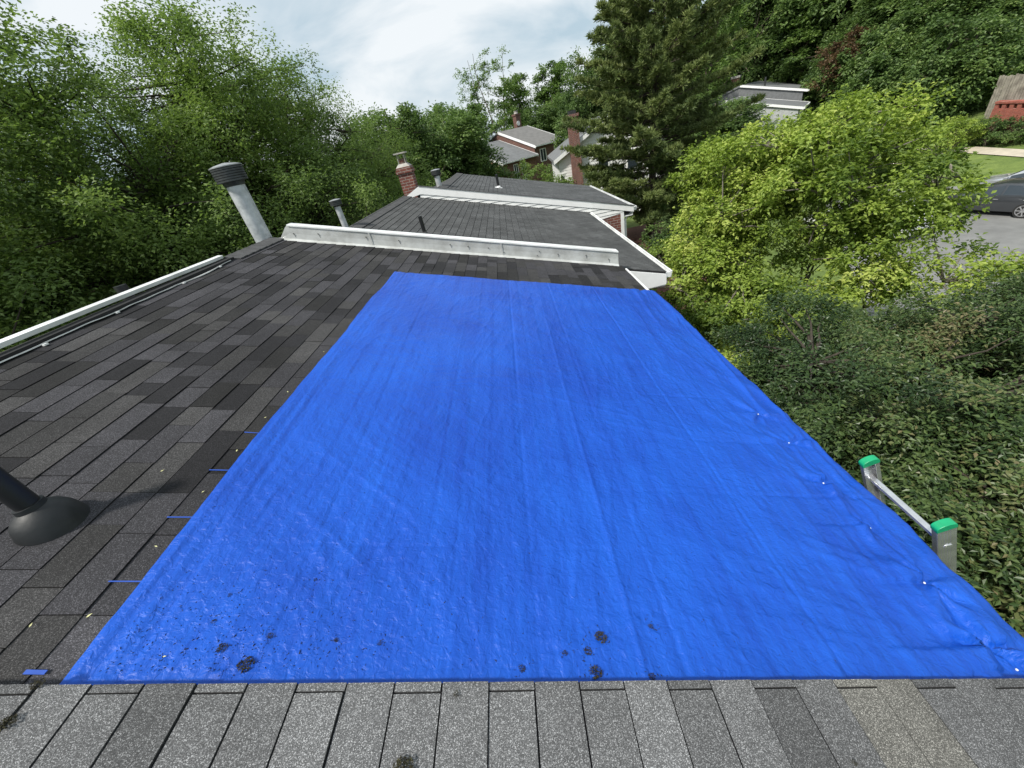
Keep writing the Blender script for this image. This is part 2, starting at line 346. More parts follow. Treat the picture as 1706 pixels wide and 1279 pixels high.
# kerb along the far side of the car park and bay lines
kb = MB()
p0, p1 = Vector((20.5, 27.0, -7)), Vector((40, 2, -7)); kd = (p1 - p0).normalized(); kn = Vector((kd.y, -kd.x, 0)) * -1
kb.obox((p0 + p1) / 2 + Vector((0, 0, 0.065)) - kn * 0.0, kd * (p1 - p0).length / 2, kn * 0.08, Vector((0, 0, 0.075)))
o = kb.build('kerb', M['concrete']); tag(o, kind='structure')
bl = MB()
for k in range(9):
    c = p0 + kd * (3.0 + 2.9 * k) - kn * 0
    e1 = c - Vector((-kn.x, -kn.y, 0)) * -0.2
    inn = Vector((-0.788, -0.615, 0))
    bl.obox(c + inn * 2.7 + Vector((0, 0, 0.018)), inn * 2.4, Vector((inn.y, -inn.x, 0)) * 0.05, Vector((0, 0, 0.004)))
o = bl.build('parking_bay_lines', M['roadline']); tag(o, kind='structure')

# ------------------------------------------------------------------ roofs
SL = math.tan(R_(16.0)); CS = math.cos(R_(16.0)); SN = math.sin(R_(16.0))
def rp(x, y, h, dz=0.0):
    """point on the front roof plane with offset dz along its normal"""
    return (x + dz * SN, y, -h - SL * x + dz * CS)
rng = np.random.RandomState(3)
def shingles(name, x0, x1, y0, y1, h, mat, parent, expo=0.143, lens=(0.2, 0.55), cols=None, gap=0.004, thick=0.0045, cgap=0.004, aligned=False, y0jit=None):
    """courses run along Y; each tab is a thin wedge with its butt edge facing down the slope (+X)"""
    ncs = max(1, int(round((x1 - x0) / CS / expo))); dx = (x1 - x0) / ncs
    V = []; F = []; C = []
    for c in range(ncs):
        xa = x0 + dx * c; xb = xa + dx - cgap * CS
        y = y0 + (0 if aligned is False else 0)
        if aligned: off = (c % 2) * lens[0] * 0.5 + (c % 3) * 0.01; cuts = [y0] + list(np.arange(y0 + lens[0] * 0.5 + off, y1 - 0.05, lens[0])) + [y1]
        else:
            cuts = [y0]
            yy = y0 - rng.rand() * lens[1] * 0.8
            while yy < y1 - 0.06:
                yy += rng.uniform(*lens)
                if yy > y0 + 0.06 and yy < y1 - 0.06: cuts.append(yy)
            if y0jit:
                cuts = [q for q in cuts if q < y0jit - 0.35]
                if c % 2: cuts.append(y0jit + rng.uniform(-0.003, 0.003))
            cuts.append(y1)
        for a, b in zip(cuts[:-1], cuts[1:]):
            lift = 0 if aligned else rng.choice([0, 0.0022]); j = rng.uniform(-0.0008, 0.0008)
            xbb = xb + (0 if aligned else rng.uniform(-0.0015, 0.0015))
            ya, yb = a + gap / 2, b - gap / 2
            t0, t1 = 0.0015 + lift, thick + lift + j + 0.0015
            base = len(V)
            V += [rp(xa, ya, h, t0), rp(xbb, ya, h, t1), rp(xbb, yb, h, t1), rp(xa, yb, h, t0),
                  rp(xa, ya, h, -0.004), rp(xbb, ya, h, -0.004), rp(xbb, yb, h, -0.004), rp(xa, yb, h, -0.004)]
            F += [(base, base + 1, base + 2, base + 3), (base + 1, base + 5, base + 6, base + 2), (base, base + 4, base + 5, base + 1), (base + 3, base + 2, base + 6, base + 7)]
            k = cols(rng, c, (a + b) / 2)
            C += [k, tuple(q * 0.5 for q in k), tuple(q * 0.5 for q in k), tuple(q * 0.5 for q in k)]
    return npmesh(name, V, F, mat, parent, attrs={'col': np.array(C)})
def cols_main(r, c, y):
    b = r.choice([0.020, 0.027, 0.041, 0.050, 0.057], p=[0.2, 0.15, 0.2, 0.25, 0.2]) * r.uniform(0.9, 1.1)
    t = r.rand()
    return (b * 0.99, b * 0.965, b * 1.07) if t < 0.6 else (b * 1.01, b * 0.98, b * 0.99)
def cols_near(r, c, y):
    b = r.choice([0.108, 0.135, 0.145, 0.152, 0.16]) * r.uniform(0.95, 1.05)
    if c in (31, 32): return (b * 1.12, b * 1.08, b * 0.98)
    return (b, b, b * 1.015)
def cols_far(r, c, y):
    b = r.uniform(0.068, 0.09); return (b * 0.98, b * 1.0, b * 1.01)
def cols_third(r, c, y):
    b = r.uniform(0.085, 0.105); return (b * 0.97, b * 1.0, b * 1.03)
def slab(parent, name, x0, x1, y0, y1, h, mat, top=-0.004, bot=-0.12, back=None, hb=None):
    m = MB(); m.hexa([rp(x0, y0, h, bot), rp(x1, y0, h, bot), rp(x1, y1, h, bot), rp(x0, y1, h, bot), rp(x0, y0, h, top), rp(x1, y0, h, top), rp(x1, y1, h, top), rp(x0, y1, h, top)])
    return m.build(name, mat, parent)
def backslope(parent, xr, y0, y1, h, mat, run=5.0, sl=0.42):
    zr = -h - SL * xr; m = MB()
    m.prism([(xr, y0, zr - 0.01), (xr, y0, zr - 0.13), (xr - run, y0, zr - 0.13 - sl * run), (xr - run, y0, zr - 0.01 - sl * run)], (0, y1 - y0, 0))
    return m.build('back_roof', mat, parent)
M['backshingle'] = plain('back_slope_shingle', (0.07, 0.07, 0.072), 0.95, 0, 0.2, 8, 0.4, 200)

def shell(parent, xf, xb, y0, y1, h, xr, mat, zb=-7.0, sl=0.42):
    """outer walls under the roof, gable shaped ends"""
    zr = -h - SL * xr - 0.16
    m = MB()
    m.prism([(xb, y0, zb), (xf, y0, zb), (xf, y0, -h - SL * xf - 0.16), (xr, y0, zr), (xb, y0, zr - sl * (xr - xb))], (0, y1 - y0, 0))
    return m.build('wall', mat, parent)
def windows(parent, xf, y0, y1, zs, n=2):
    for z in zs:
        for k in range(n):
            yc = y0 + (y1 - y0) * (k + 0.5) / n
            fr = MB(); hw, hh = 0.5, 0.65
            for a, b in (((-hw, -hh), (hw, -hh + 0.07)), ((-hw, hh - 0.07), (hw, hh)), ((-hw, -hh + 0.07), (-hw + 0.06, hh - 0.07)), ((hw - 0.06, -hh + 0.07), (hw, hh - 0.07)), ((-hw + .06, -0.02), (hw - .06, 0.02))):
                fr.box((xf - 0.02, yc + a[0], z + a[1]), (xf + 0.05, yc + b[0], z + b[1]))
            f = fr.build('window', M['trim'], parent)
            g = MB(); g.box((xf + 0.003, yc - hw + 0.06, z - hh + 0.07), (xf + 0.012, yc + hw - 0.06, z + hh - 0.07)); g.build('pane', M['glass'], f)
def gutter(parent, xe, y0, y1, h, w_=0.12, dp=0.10, drop_=0.005):
    z = -h - SL * xe; m = MB(); t = 0.006
    zt = z - drop_
    m.box((xe, y0, zt - dp), (xe + t, y1, zt)); m.box((xe + t, y0, zt - dp), (xe + w_ - 0.02, y1, zt - dp + t))
    m.hexa([(xe + w_ - 0.02, y0, zt - dp), (xe + w_ - 0.012, y0, zt - dp), (xe + w_ - 0.012, y1, zt - dp), (xe + w_ - 0.02, y1, zt - dp), (xe + w_ - 0.008, y0, zt - 0.012), (xe + w_, y0, zt - 0.012), (xe + w_, y1, zt - 0.012), (xe + w_ - 0.008, y1, zt - 0.012)])
    m.box((xe + w_ - 0.02, y0, zt - 0.012), (xe + w_ + 0.004, y1, zt))
    m.box((xe + t, y0, zt - dp + t), (xe + w_ - 0.012, y0 + t, zt - 0.014)); m.box((xe + t, y1 - t, zt - dp + t), (xe + w_ - 0.012, y1, zt - 0.014))
    g = m.build('gutter', M['white'], parent)
    return g
def fascia_front(parent, xe, y0, y1, h):
    z = -h - SL * xe; m = MB(); m.box((xe - 0.03, y0, z - 0.22), (xe - 0.002, y1, z - 0.01)); m.box((xe - 0.4, y0, z - 0.24), (xe - 0.002, y1, z - 0.222))
    return m.build('fascia', M['trim'], parent)

# ---- unit the photographer stands on (pale shingles, its roof a little higher)
H0 = 1.475
t0 = empty('townhouse', (-0.9, -3.0, -7.0)); tag(t0, 'nearest townhouse whose pale grey shingle roof fills the bottom edge of the photo', 'townhouse', 'townhouses in the row')
def P0(o, root): # keep world placement under the empty
    o.matrix_parent_inverse = Matrix.Translation(root.location).inverted()
    return o
def adopt(root):
    inv = Matrix.Translation(root.location).inverted()
    for o in bpy.data.objects:
        if o.parent is root: o.matrix_parent_inverse = inv
YE = 0.4885
s_ = slab(t0, 'roof', -3.5, 1.585, -6.0, YE - 0.003, H0, M['under'], -0.003, -0.10)
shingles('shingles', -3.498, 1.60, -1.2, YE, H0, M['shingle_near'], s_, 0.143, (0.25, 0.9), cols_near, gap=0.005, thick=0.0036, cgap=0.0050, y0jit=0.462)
# the far part of that roof behind the photographer, plain
slab(s_, 'rear_shingles', -3.498, 1.60, -6.0, -1.203, H0, M['backshingle'], 0.004, -0.002)
shell(t0, 1.30, -8.2, -5.9, YE - 0.08, H0, -3.5, M['brickdark']); backslope(t0, -3.5, -6.0, YE - 0.003, H0, M['backshingle'])
fascia_front(t0, 1.585, -6.0, 0.40, H0)
adopt(t0)

# ---- unit 1 : dark architectural shingles, tarp on it
H1 = 1.54; R1X = -3.52; E1X = 1.575; Y1A, Y1B = 0.4925, 6.0
t1 = empty('townhouse', (-0.9, 3.2, -7.0)); tag(t1, 'townhouse with dark shingle roof partly covered by the blue tarp', 'townhouse', 'townhouses in the row')
s_ = slab(t1, 'roof', R1X, E1X, Y1A, Y1B, H1, M['under'], -0.004, -0.14)
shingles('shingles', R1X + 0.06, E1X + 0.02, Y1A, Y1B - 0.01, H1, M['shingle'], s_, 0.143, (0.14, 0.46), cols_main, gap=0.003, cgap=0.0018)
shell(t1, 1.30, -8.2, Y1A - 0.05, Y1B, H1, R1X, M['brick']); backslope(t1, R1X, Y1A, Y1B, H1, M['backshingle'])
windows(t1, 1.30, 1.2, 5.4, (-3.5, -5.9)); fascia_front(t1, E1X, Y1A + 0.01, Y1B - 0.03, H1)
gutter(t1, E1X + 0.001, Y1A + 0.02, Y1B - 0.07, H1, 0.078, drop_=0.036)
# parapet flashing between unit 1 and 2: white metal sheets along the party wall, slightly buckled
def parapet(parent, xa, xb, y, zlow, hgt, mat, seams, thick=0.13, name='parapet_flashing', left_slant=0.18, bow=0.004):
    xs = np.linspace(xa, xb, 160); V = []; F = []
    for i, x in enumerate(xs):
        z0 = zlow(x); hh = hgt * min(1.0, max(0.06, (x - xa) / left_slant)) if left_slant else hgt
        d = bow * (fbm(np.array([x * 3.1]), np.array([0.3]), 3, 5)[0] - 0.5) * 2
        lowwob = 0.010 * (vnoise(np.array([x * 2.3]), np.array([7.7]), 9)[0] - 0.5)
        V += [(x, y - 0.045 + d * 2.2, z0 + 0.004 + lowwob), (x, y - 0.006 + d, z0 + 0.03), (x, y + d, z0 + hh * 0.5), (x, y, z0 + hh), (x, y + thick, z0 + hh + 0.006), (x, y + thick, z0 - 0.2), (x, y + 0.02, z0 - 0.2)]
    n = len(xs); k = 7
    for i in range(n - 1):
        for j in range(k): a = i * k + j; b = i * k + (j + 1) % k; F.append((a, a + k, b + k, b))
    o = npmesh(name, V, F, mat, parent)
    for e in (0, n - 1):
        m = MB(); m.add([V[e * k + j] for j in range(k)], [tuple(range(k))]); m.build('end_cap', mat, o)
    for x in seams:
        m = MB(); m.obox((x, y - 0.004, zlow(x) + hgt * 0.5 + 0.01), (0.011, 0, -0.011 * SL), (0, 0.007, 0), (0, 0, hgt * 0.47))
        m.build('seam', mat, o)
    return o
zl1 = lambda x: -H1 - SL * x
pf = parapet(t1, -3.44, 1.55, 6.0, zl1, 0.215, M['whiteold'], [-2.12, -0.22])
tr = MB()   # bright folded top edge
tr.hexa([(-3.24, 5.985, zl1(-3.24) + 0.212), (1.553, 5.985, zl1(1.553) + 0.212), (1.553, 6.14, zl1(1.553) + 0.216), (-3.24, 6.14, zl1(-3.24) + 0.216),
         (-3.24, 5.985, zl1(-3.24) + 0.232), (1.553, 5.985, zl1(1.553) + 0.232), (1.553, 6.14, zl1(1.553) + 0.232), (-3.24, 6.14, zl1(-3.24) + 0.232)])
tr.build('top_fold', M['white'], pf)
for x, fz in ((-3.2, .5), (-2.85, .62), (-2.18, .66), (-1.72, .6), (-0.98, .6), (-0.72, .58), (-0.42, .56), (0.34, .6), (0.62, .52), (0.30, .3), (1.05, .6), (1.40, .45), (-0.2, .35)):
    z = zl1(x) + 0.215 * fz; m = MB()
    m.tube([(x, 6.0, z), (x, 5.984, z)], [0.0055, 0.006], 8)
    if abs(x) > .5: m.obox((x + 0.006, 5.9935, z - 0.03), (0.0018, 0, 0), (0, 0.0015, 0), (-0.004, 0, 0.024))
    m.build('nail', M['speck'], pf)
# ridge vent of unit 1: white outer rail, dark channel, torn thin inner flashing
zr1 = -H1 - SL * R1X
m = MB(); pts = [(R1X - 0.05 + 0.02 * math.sin(y * 1.1), y, zr1 + 0.055 + 0.012 * math.sin(y * 0.9)) for y in np.linspace(0.4, 4.85, 26)]
for a, b in zip(pts[:-1], pts[1:]):
    a, b = Vector(a), Vector(b); d = (b - a) / 2
    m.obox((a + b) / 2, (0.030, 0, -0.006), d * 1.02, (0.004, 0, 0.016))
rv = m.build('ridge_vent', M['white'], t1)
m = MB(); m.box((R1X - 0.09, 0.5, zr1 - 0.03), (R1X + 0.085, 4.85, zr1 + 0.012)); m.build('vent_channel', M['under'], rv)
ys = np.linspace(0.5, 4.75, 130); V = []; F = []
for i, y in enumerate(ys):
    wob = 0.030 * (vnoise(np.array([y * 1.9]), np.array([2.2]), 4)[0] - 0.5) + 0.012 * (vnoise(np.array([y * 7.0]), np.array([4.2]), 14)[0] - 0.5)
    up = 0.010 + 0.014 * vnoise(np.array([y * 1.7]), np.array([9.2]), 24)[0]
    x = R1X + 0.110 + wob; V += [rp(x - 0.028, y, H1, 0.010), rp(x, y, H1, up + 0.006), rp(x + 0.004, y, H1, up)]
for i in range(len(ys) - 1):
    for j in (0, 1): F.append((3 * i + j, 3 * i + 3 + j, 3 * i + 4 + j, 3 * i + j + 1))
npmesh('torn_flashing', V, F, M['whiteold'], rv)
for y in (1.15, 1.7, 2.5, 3.1, 3.9, 4.5):
    m = MB(); m.obox(rp(R1X + 0.12, y, H1, 0.016), (0.010, 0, 0), (0, 0.014, 0), (0, 0, 0.006)); m.build('clip', M['white'], rv)
m = MB()   # ridge cap shingles in the far metre
for k in range(7):
    y = 4.86 + k * 0.163
    m.obox((R1X + 0.055, y + 0.08, zr1 + 0.013 - 0.010), (0.10 * CS, 0, -0.10 * SN), (0, 0.080, 0.003), (0, 0, 0.006))
    m.obox((R1X - 0.12, y + 0.08, zr1 - 0.022), (0.10, 0, 0.040), (0, 0.080, 0.003), (0, 0, 0.006))
m.build('ridge_cap', M['backshingle'], t1)

def flue(parent, base, h, r, rc, hc, name='flue_pipe', mat='galv', capmat='capdark', slats=6, label=None):
    bx, by, bz = base
    m = MB(); m.tube([(bx, by, bz), (bx, by, bz + h * 0.5), (bx, by, bz + h)], r, 28, True)
    p = m.build(name, M[mat], parent, True)
    if label: p['label'] = label
    m = MB(); z = bz + h - 0.02
    m.tube([(bx, by, z), (bx, by, z + hc * 0.18), (bx, by, z + hc * 0.2)], [r * 1.06, r * 1.18, rc * 0.9], 28)
    for k in range(slats):
        za = z + hc * (0.2 + 0.62 * k / slats); dzz = hc * 0.62 / slats
        m.tube([(bx, by, za), (bx, by, za + dzz * 0.75), (bx, by, za + dzz * 0.9)], [rc, rc, rc * 0.93], 28)
    m.build('flue_cap', M[capmat], p, True)
    m = MB(); m.tube([(bx, by, z + hc * 0.82), (bx, by, z + hc * 0.86), (bx, by, z + hc * 0.93), (bx, by, z + hc)], [rc * 1.03, rc * 1.03, rc * 0.72, rc * 0.12], 28)
    m.build('cap_lid', M['galvlid'], p, True)
    return p
M['galvlid'] = plain('dull_zinc', (0.36, 0.37, 0.38), 0.45, 0.4, 0.15, 14)
flue(t1, (-3.68, 6.02, -0.95), 1.19, 0.120, 0.20, 0.28, label='wide pale metal flue with ribbed dark cap rising behind the ridge')
# rubber boot vent pipe in the left foreground
bx, by, bz = (-2.090, 1.062, -0.941)
m = MB(); n = 36
prof = [(0.108, 0.003), (0.104, 0.018), (0.096, 0.048), (0.076, 0.080), (0.052, 0.098), (0.041, 0.106)]
rings = []
for r, z in prof:
    ring = []
    for k in range(n):
        a = 2 * math.pi * k / n; x = bx + r * math.cos(a); y = by + r * math.sin(a)
        lean = max(0.0, 1 - z / 0.11)
        ring.append((x, y, (-H1 - SL * x) * lean + (bz) * (1 - lean) + z + 0.004))
    rings.append(ring)
vv = [p for r in rings for p in r]; ff = []
for i in range(len(prof) - 1):
    for k in range(n): ff.append((i * n + k, i * n + (k + 1) % n, (i + 1) * n + (k + 1) % n, (i + 1) * n + k))
m.add(vv, ff); vp = MB()
vp.tube([(bx, by, bz + 0.02), (bx, by, bz + 0.2), (bx, by, bz + 0.40)], 0.038, 24)
p = vp.build('vent_pipe', M['black'], t1, True); p['label'] = 'black vent pipe in a dark cone boot in the left foreground'
bt = m.build('pipe_boot', M['rubber'], p, True)
m = MB(); m.tube([(bx, by, bz + 0.105), (bx, by, bz + 0.125)], [0.048, 0.046], 24); m.build('clamp_ring', M['rubber'], p, True)
# black pipe beyond the ridge
m = MB(); m.tube([(-4.0, 3.86, -1.3), (-4.0, 3.86, -0.44)], 0.055, 16); p = m.build('vent_pipe', M['black'], t1, True); p['label'] = 'dark vent pipe poking up just beyond the white ridge rail'
adopt(t1)

# ---- unit 2
H2 = 1.62; R2X = -2.95; E2X = 2.36; Y2A, Y2B = 6.145, 12.5
t2 = empty('townhouse', (-0.4, 9.3, -7.0)); tag(t2, 'middle townhouse with plain grey roof between the low metal parapet and the white stepped wall', 'townhouse', 'townhouses in the row')
s_ = slab(t2, 'roof', R2X, E2X, Y2A, Y2B, H2, M['under'], -0.004, -0.14)
shingles('shingles', R2X + 0.04, E2X + 0.02, Y2A + 0.005, Y2B - 0.01, H2, M['shingle_far'], s_, 0.143, (0.305, 0.3), cols_far, gap=0.009, cgap=0.008, aligned=True, thick=0.006)
shell(t2, 1.95, -7.8, Y2A + 0.05, Y2B, H2, R2X, M['brick']); backslope(t2, R2X, Y2A, Y2B, H2, M['backshingle'])
windows(t2, 1.95, 6.6, 12.0, (-3.6, -6.0)); fascia_front(t2, E2X, Y2A + 0.01, Y2B - 0.03, H2); gutter(t2, E2X + 0.001, Y2A + 0.02, Y2B - 0.03, H2, 0.11)
m = MB(); z1 = -H2 - SL * 1.72; z2 = -H2 - SL * E2X   # white boxed return closing the projecting eave towards us
m.prism([(1.72, Y2A - 0.03, z1 - 0.03), (E2X, Y2A - 0.03, z2 - 0.03), (E2X, Y2A - 0.03, z2 - 0.20), (1.78, Y2A - 0.03, z2 - 0.23)], (0, 0.028, 0))
m.build('eave_return', M['trim'], t2)
m = MB(); zr2 = -H2 - SL * R2X
for k in range(39):
    y = Y2A + k * 0.163
    m.obox((R2X + 0.07, y + 0.081, zr2 + 0.010 - 0.016), (0.12 * CS, 0, -0.12 * SN), (0, 0.081, 0.003), (0, 0, 0.006))
    m.obox((R2X - 0.10, y + 0.081, zr2 - 0.02), (0.10, 0, 0.040), (0, 0.081, 0.003), (0, 0, 0.006))
m.build('ridge_cap', M['backshingle'], t2)
fl = flue(t2, (-3.12, 7.75, -0.95), 0.58, 0.055, 0.105, 0.13, slats=3, label='small flue with round cap standing just behind the low parapet')
def stub(parent, base, h, r=0.035, flash=False, label=None):
    bx, by, bz = base; m = MB(); m.tube([(bx, by, bz - 0.05), (bx, by, bz + h)], r, 14); p = m.build('vent_pipe', M['black'], parent, True)
    if label: p['label'] = label
    f = MB(); f.tube([(bx, by, bz + 0.03), (bx, by, bz + 0.07)], [r * 1.7, r * 1.1], 14); f.obox((bx, by, bz + 0.018), (0.12, 0, -0.12 * SL), (0, 0.13, 0), (0, 0, 0.004)); f.build('pipe_flashing', M['white'] if flash else M['backshingle'], p)
stub(t2, (-1.619, 7.450, -1.156), 0.34, 0.035, label='short black vent pipe just behind the low parapet')
adopt(t2)

# ---- unit 3
H3 = 1.30; R3X = -1.95; E3X = 3.74; Y3A, Y3B = 12.5, 19.3; H3R = 1.335
t3 = empty('townhouse', (0.5, 16.0, -7.0)); tag(t3, 'farthest townhouse of the row, its roof stepped up behind a white board and siding', 'townhouse', 'townhouses in the row')
s_ = slab(t3, 'roof', R3X, E3X, Y3A + 0.03, Y3B, H3R, M['under'], -0.004, -0.14)
shingles('shingles', R3X + 0.04, E3X + 0.02, Y3A + 0.035, Y3B, H3R, M['shingle_far'], s_, 0.143, (0.305, 0.3), cols_third, gap=0.012, cgap=0.010, aligned=True, thick=0.007)
shell(t3, 3.30, -6.9, Y3A + 0.06, Y3B - 0.1, H3R, R3X, M['brick']); backslope(t3, R3X, Y3A + 0.03, Y3B, H3R, M['backshingle'], sl=0.22)
windows(t3, 3.30, 13.2, 19.0, (-3.8, -6.1)); fascia_front(t3, E3X, Y3A + 0.01, Y3B, H3R); gutter(t3, E3X + 0.001, Y3A + 0.01, Y3B, H3R, 0.12)
m = MB(); zf = lambda x: -H3 - SL * x
m.hexa([(-2.48, Y3A - 0.03, zf(-2.48) - 0.21), (3.76, Y3A - 0.03, zf(3.76) - 0.17), (3.76, Y3A, zf(3.76) - 0.17), (-2.48, Y3A, zf(-2.48) - 0.21), (-2.48, Y3A - 0.03, zf(-2.48)), (3.76, Y3A - 0.03, zf(3.76)), (3.76, Y3A, zf(3.76)), (-2.48, Y3A, zf(-2.48))])
m.prism([(-2.48, Y3A - 0.03, zf(-2.48)), (-2.98, Y3A - 0.03, zf(-2.48) - 0.21), (-2.98, Y3A - 0.03, zf(-2.48) - 0.27), (-2.48, Y3A - 0.03, zf(-2.48) - 0.21)], (0, 0.03, 0))
m.build('rake_board', M['trim'], t3)
m = MB(); m.hexa([(-2.5, Y3A - 0.05, zf(-2.5) + 0.002), (3.80, Y3A - 0.05, zf(3.80) + 0.002), (3.80, Y3A + 0.06, zf(3.80) + 0.002), (-2.5, Y3A + 0.06, zf(-2.5) + 0.002),
   (-2.5, Y3A - 0.05, zf(-2.5) + 0.012), (3.80, Y3A - 0.05, zf(3.80) + 0.012), (3.80, Y3A + 0.06, zf(3.80) + 0.012), (-2.5, Y3A + 0.06, zf(-2.5) + 0.012)]); m.build('drip_edge', M['backshingle'], t3)
# white lap siding below the board, laps horizontal
m = MB(); lap = 0.105; z = -0.72
zlo = lambda x: -H2 - SL * x + 0.015; zhi = lambda x: zf(x) - 0.19
while z > -2.75:
    za, zb = z, z - lap + 0.008
    # x range where strip lies between the two sloping lines
    xs_ = np.linspace(-2.52, 3.42, 120)
    for i in range(119):
        xa, xb = xs_[i], xs_[i + 1]; xm = (xa + xb) / 2
        top = min(za, zhi(xm)); low = zlo(xm) if xm < 2.40 else max(zf(3.45) - 0.30 - 0.10 * (xm - 2.4) , -2.62 + (xm - 2.4) * 0.10)
        bot = max(zb, low)
        if top - bot > 0.004:
            fa = (za - top) / lap * 0.014; fb = (za - bot) / lap * 0.014
            m.add([(xa, Y3A - 0.004 - fa, top), (xb, Y3A - 0.004 - fa, top), (xb, Y3A - 0.004 - fb, bot), (xa, Y3A - 0.004 - fb, bot)], [(3, 2, 1, 0)])
    z -= lap
m.build('siding', M['siding'], t3)
m = MB(); m.hexa([(-2.6, Y3A + 0.003, -3), (3.28, Y3A + 0.003, -3), (3.28, Y3A + 0.05, -3), (-2.6, Y3A + 0.05, -3), (-2.6, Y3A + 0.003, zf(-2.6) - .05), (3.28, Y3A + 0.003, zf(3.28) - .05), (3.28, Y3A + 0.05, zf(3.28) - .05), (-2.6, Y3A + 0.05, zf(-2.6) - .05)])
m.build('gable_backing', M['under'], t3)
m = MB(); m.box((2.0, Y3A + 0.0005, -7), (3.36, Y3A + 0.10, -2.50)); m.build('gable_brick', M['brick'], t3)
m = MB(); m.box((3.36, Y3A - 0.01, -7), (3.46, Y3A + 0.13, -2.44)); m.build('corner_trim', M['trim'], t3)
m = MB(); m.tube([(3.80, Y3A + 0.15, -2.52), (3.52, Y3A + 0.12, -2.75), (3.52, Y3A + 0.12, -7)], 0.045, 8); m.build('downspout', M['white'], t3)
m = MB(); zr3 = -H3R - SL * R3X
for k in range(41):
    y = Y3A + 0.07 + k * 0.163
    m.obox((R3X + 0.09, y + 0.081, zr3 + 0.016 - 0.024), (0.14 * CS, 0, -0.14 * SN), (0, 0.081, 0.003), (0, 0, 0.009))
    m.obox((R3X - 0.10, y + 0.081, zr3 - 0.016), (0.10, 0, 0.024), (0, 0.081, 0.003), (0, 0, 0.006))
m.build('ridge_cap', M['backshingle'], t3)
stub(t3, (-0.214, 14.477, -1.274), 0.42, 0.045, True, label='black vent pipe with white base on the farthest roof of the row')
flue(t3, (-2.02, 13.4, -1.0), 0.55, 0.085, 0.15, 0.19, slats=3, label='stubby flue with pale round lid beside the red brick chimney')
# red brick chimney
def chimney(parent, cx, cy, zb, zt, wx, wy, mat, pots=1, lid=True, name='chimney'):
    m = MB(); m.box((cx - wx / 2, cy - wy / 2, zb), (cx + wx / 2, cy + wy / 2, zt)); c = m.build(name, mat, parent)
    m = MB(); e = 0.035; m.box((cx - wx / 2 - e, cy - wy / 2 - e, zt + 0.001), (cx + wx / 2 + e, cy + wy / 2 + e, zt + 0.09)); m.box((cx - wx / 2 - e * .3, cy - wy / 2 - e * .3, zt + 0.091), (cx + wx / 2 + e * .3, cy + wy / 2 + e * .3, zt + 0.16)); m.build('corbel', mat, c)
    m = MB(); a, b = wx / 2, wy / 2
    m.hexa([(cx - a, cy - b, zt + 0.161), (cx + a, cy - b, zt + 0.161), (cx + a, cy + b, zt + 0.161), (cx - a, cy + b, zt + 0.161), (cx - a * .6, cy - b * .6, zt + 0.25), (cx + a * .6, cy - b * .6, zt + 0.25), (cx + a * .6, cy + b * .6, zt + 0.25), (cx - a * .6, cy + b * .6, zt + 0.25)])
    m.build('crown', M['concrete'], c)
    if lid:
        m = MB(); m.tube([(cx, cy, zt + 0.24), (cx, cy, zt + 0.38)], wx * 0.22, 14); m.build('flue_liner', M['brickdark'], c)
        m = MB(); r = wx * 0.30
        for sx, sy in ((1, 1), (1, -1), (-1, 1), (-1, -1)): m.tube([(cx + sx * r * .8, cy + sy * r * .8, zt + 0.25), (cx + sx * r * .8, cy + sy * r * .8, zt + 0.50)], 0.012, 6)
        m.box((cx - wx * .42, cy - wy * .42, zt + 0.50), (cx + wx * .42, cy + wy * .42, zt + 0.535)); m.build('rain_lid', M['concrete'], c)
    return c
c = chimney(t3, -2.88, 13.2, -2.0, -0.20, 0.42, 0.42, M['brick']); c['label'] = 'red brick chimney with flat lid at the end of the white stepped wall'
adopt(t3)

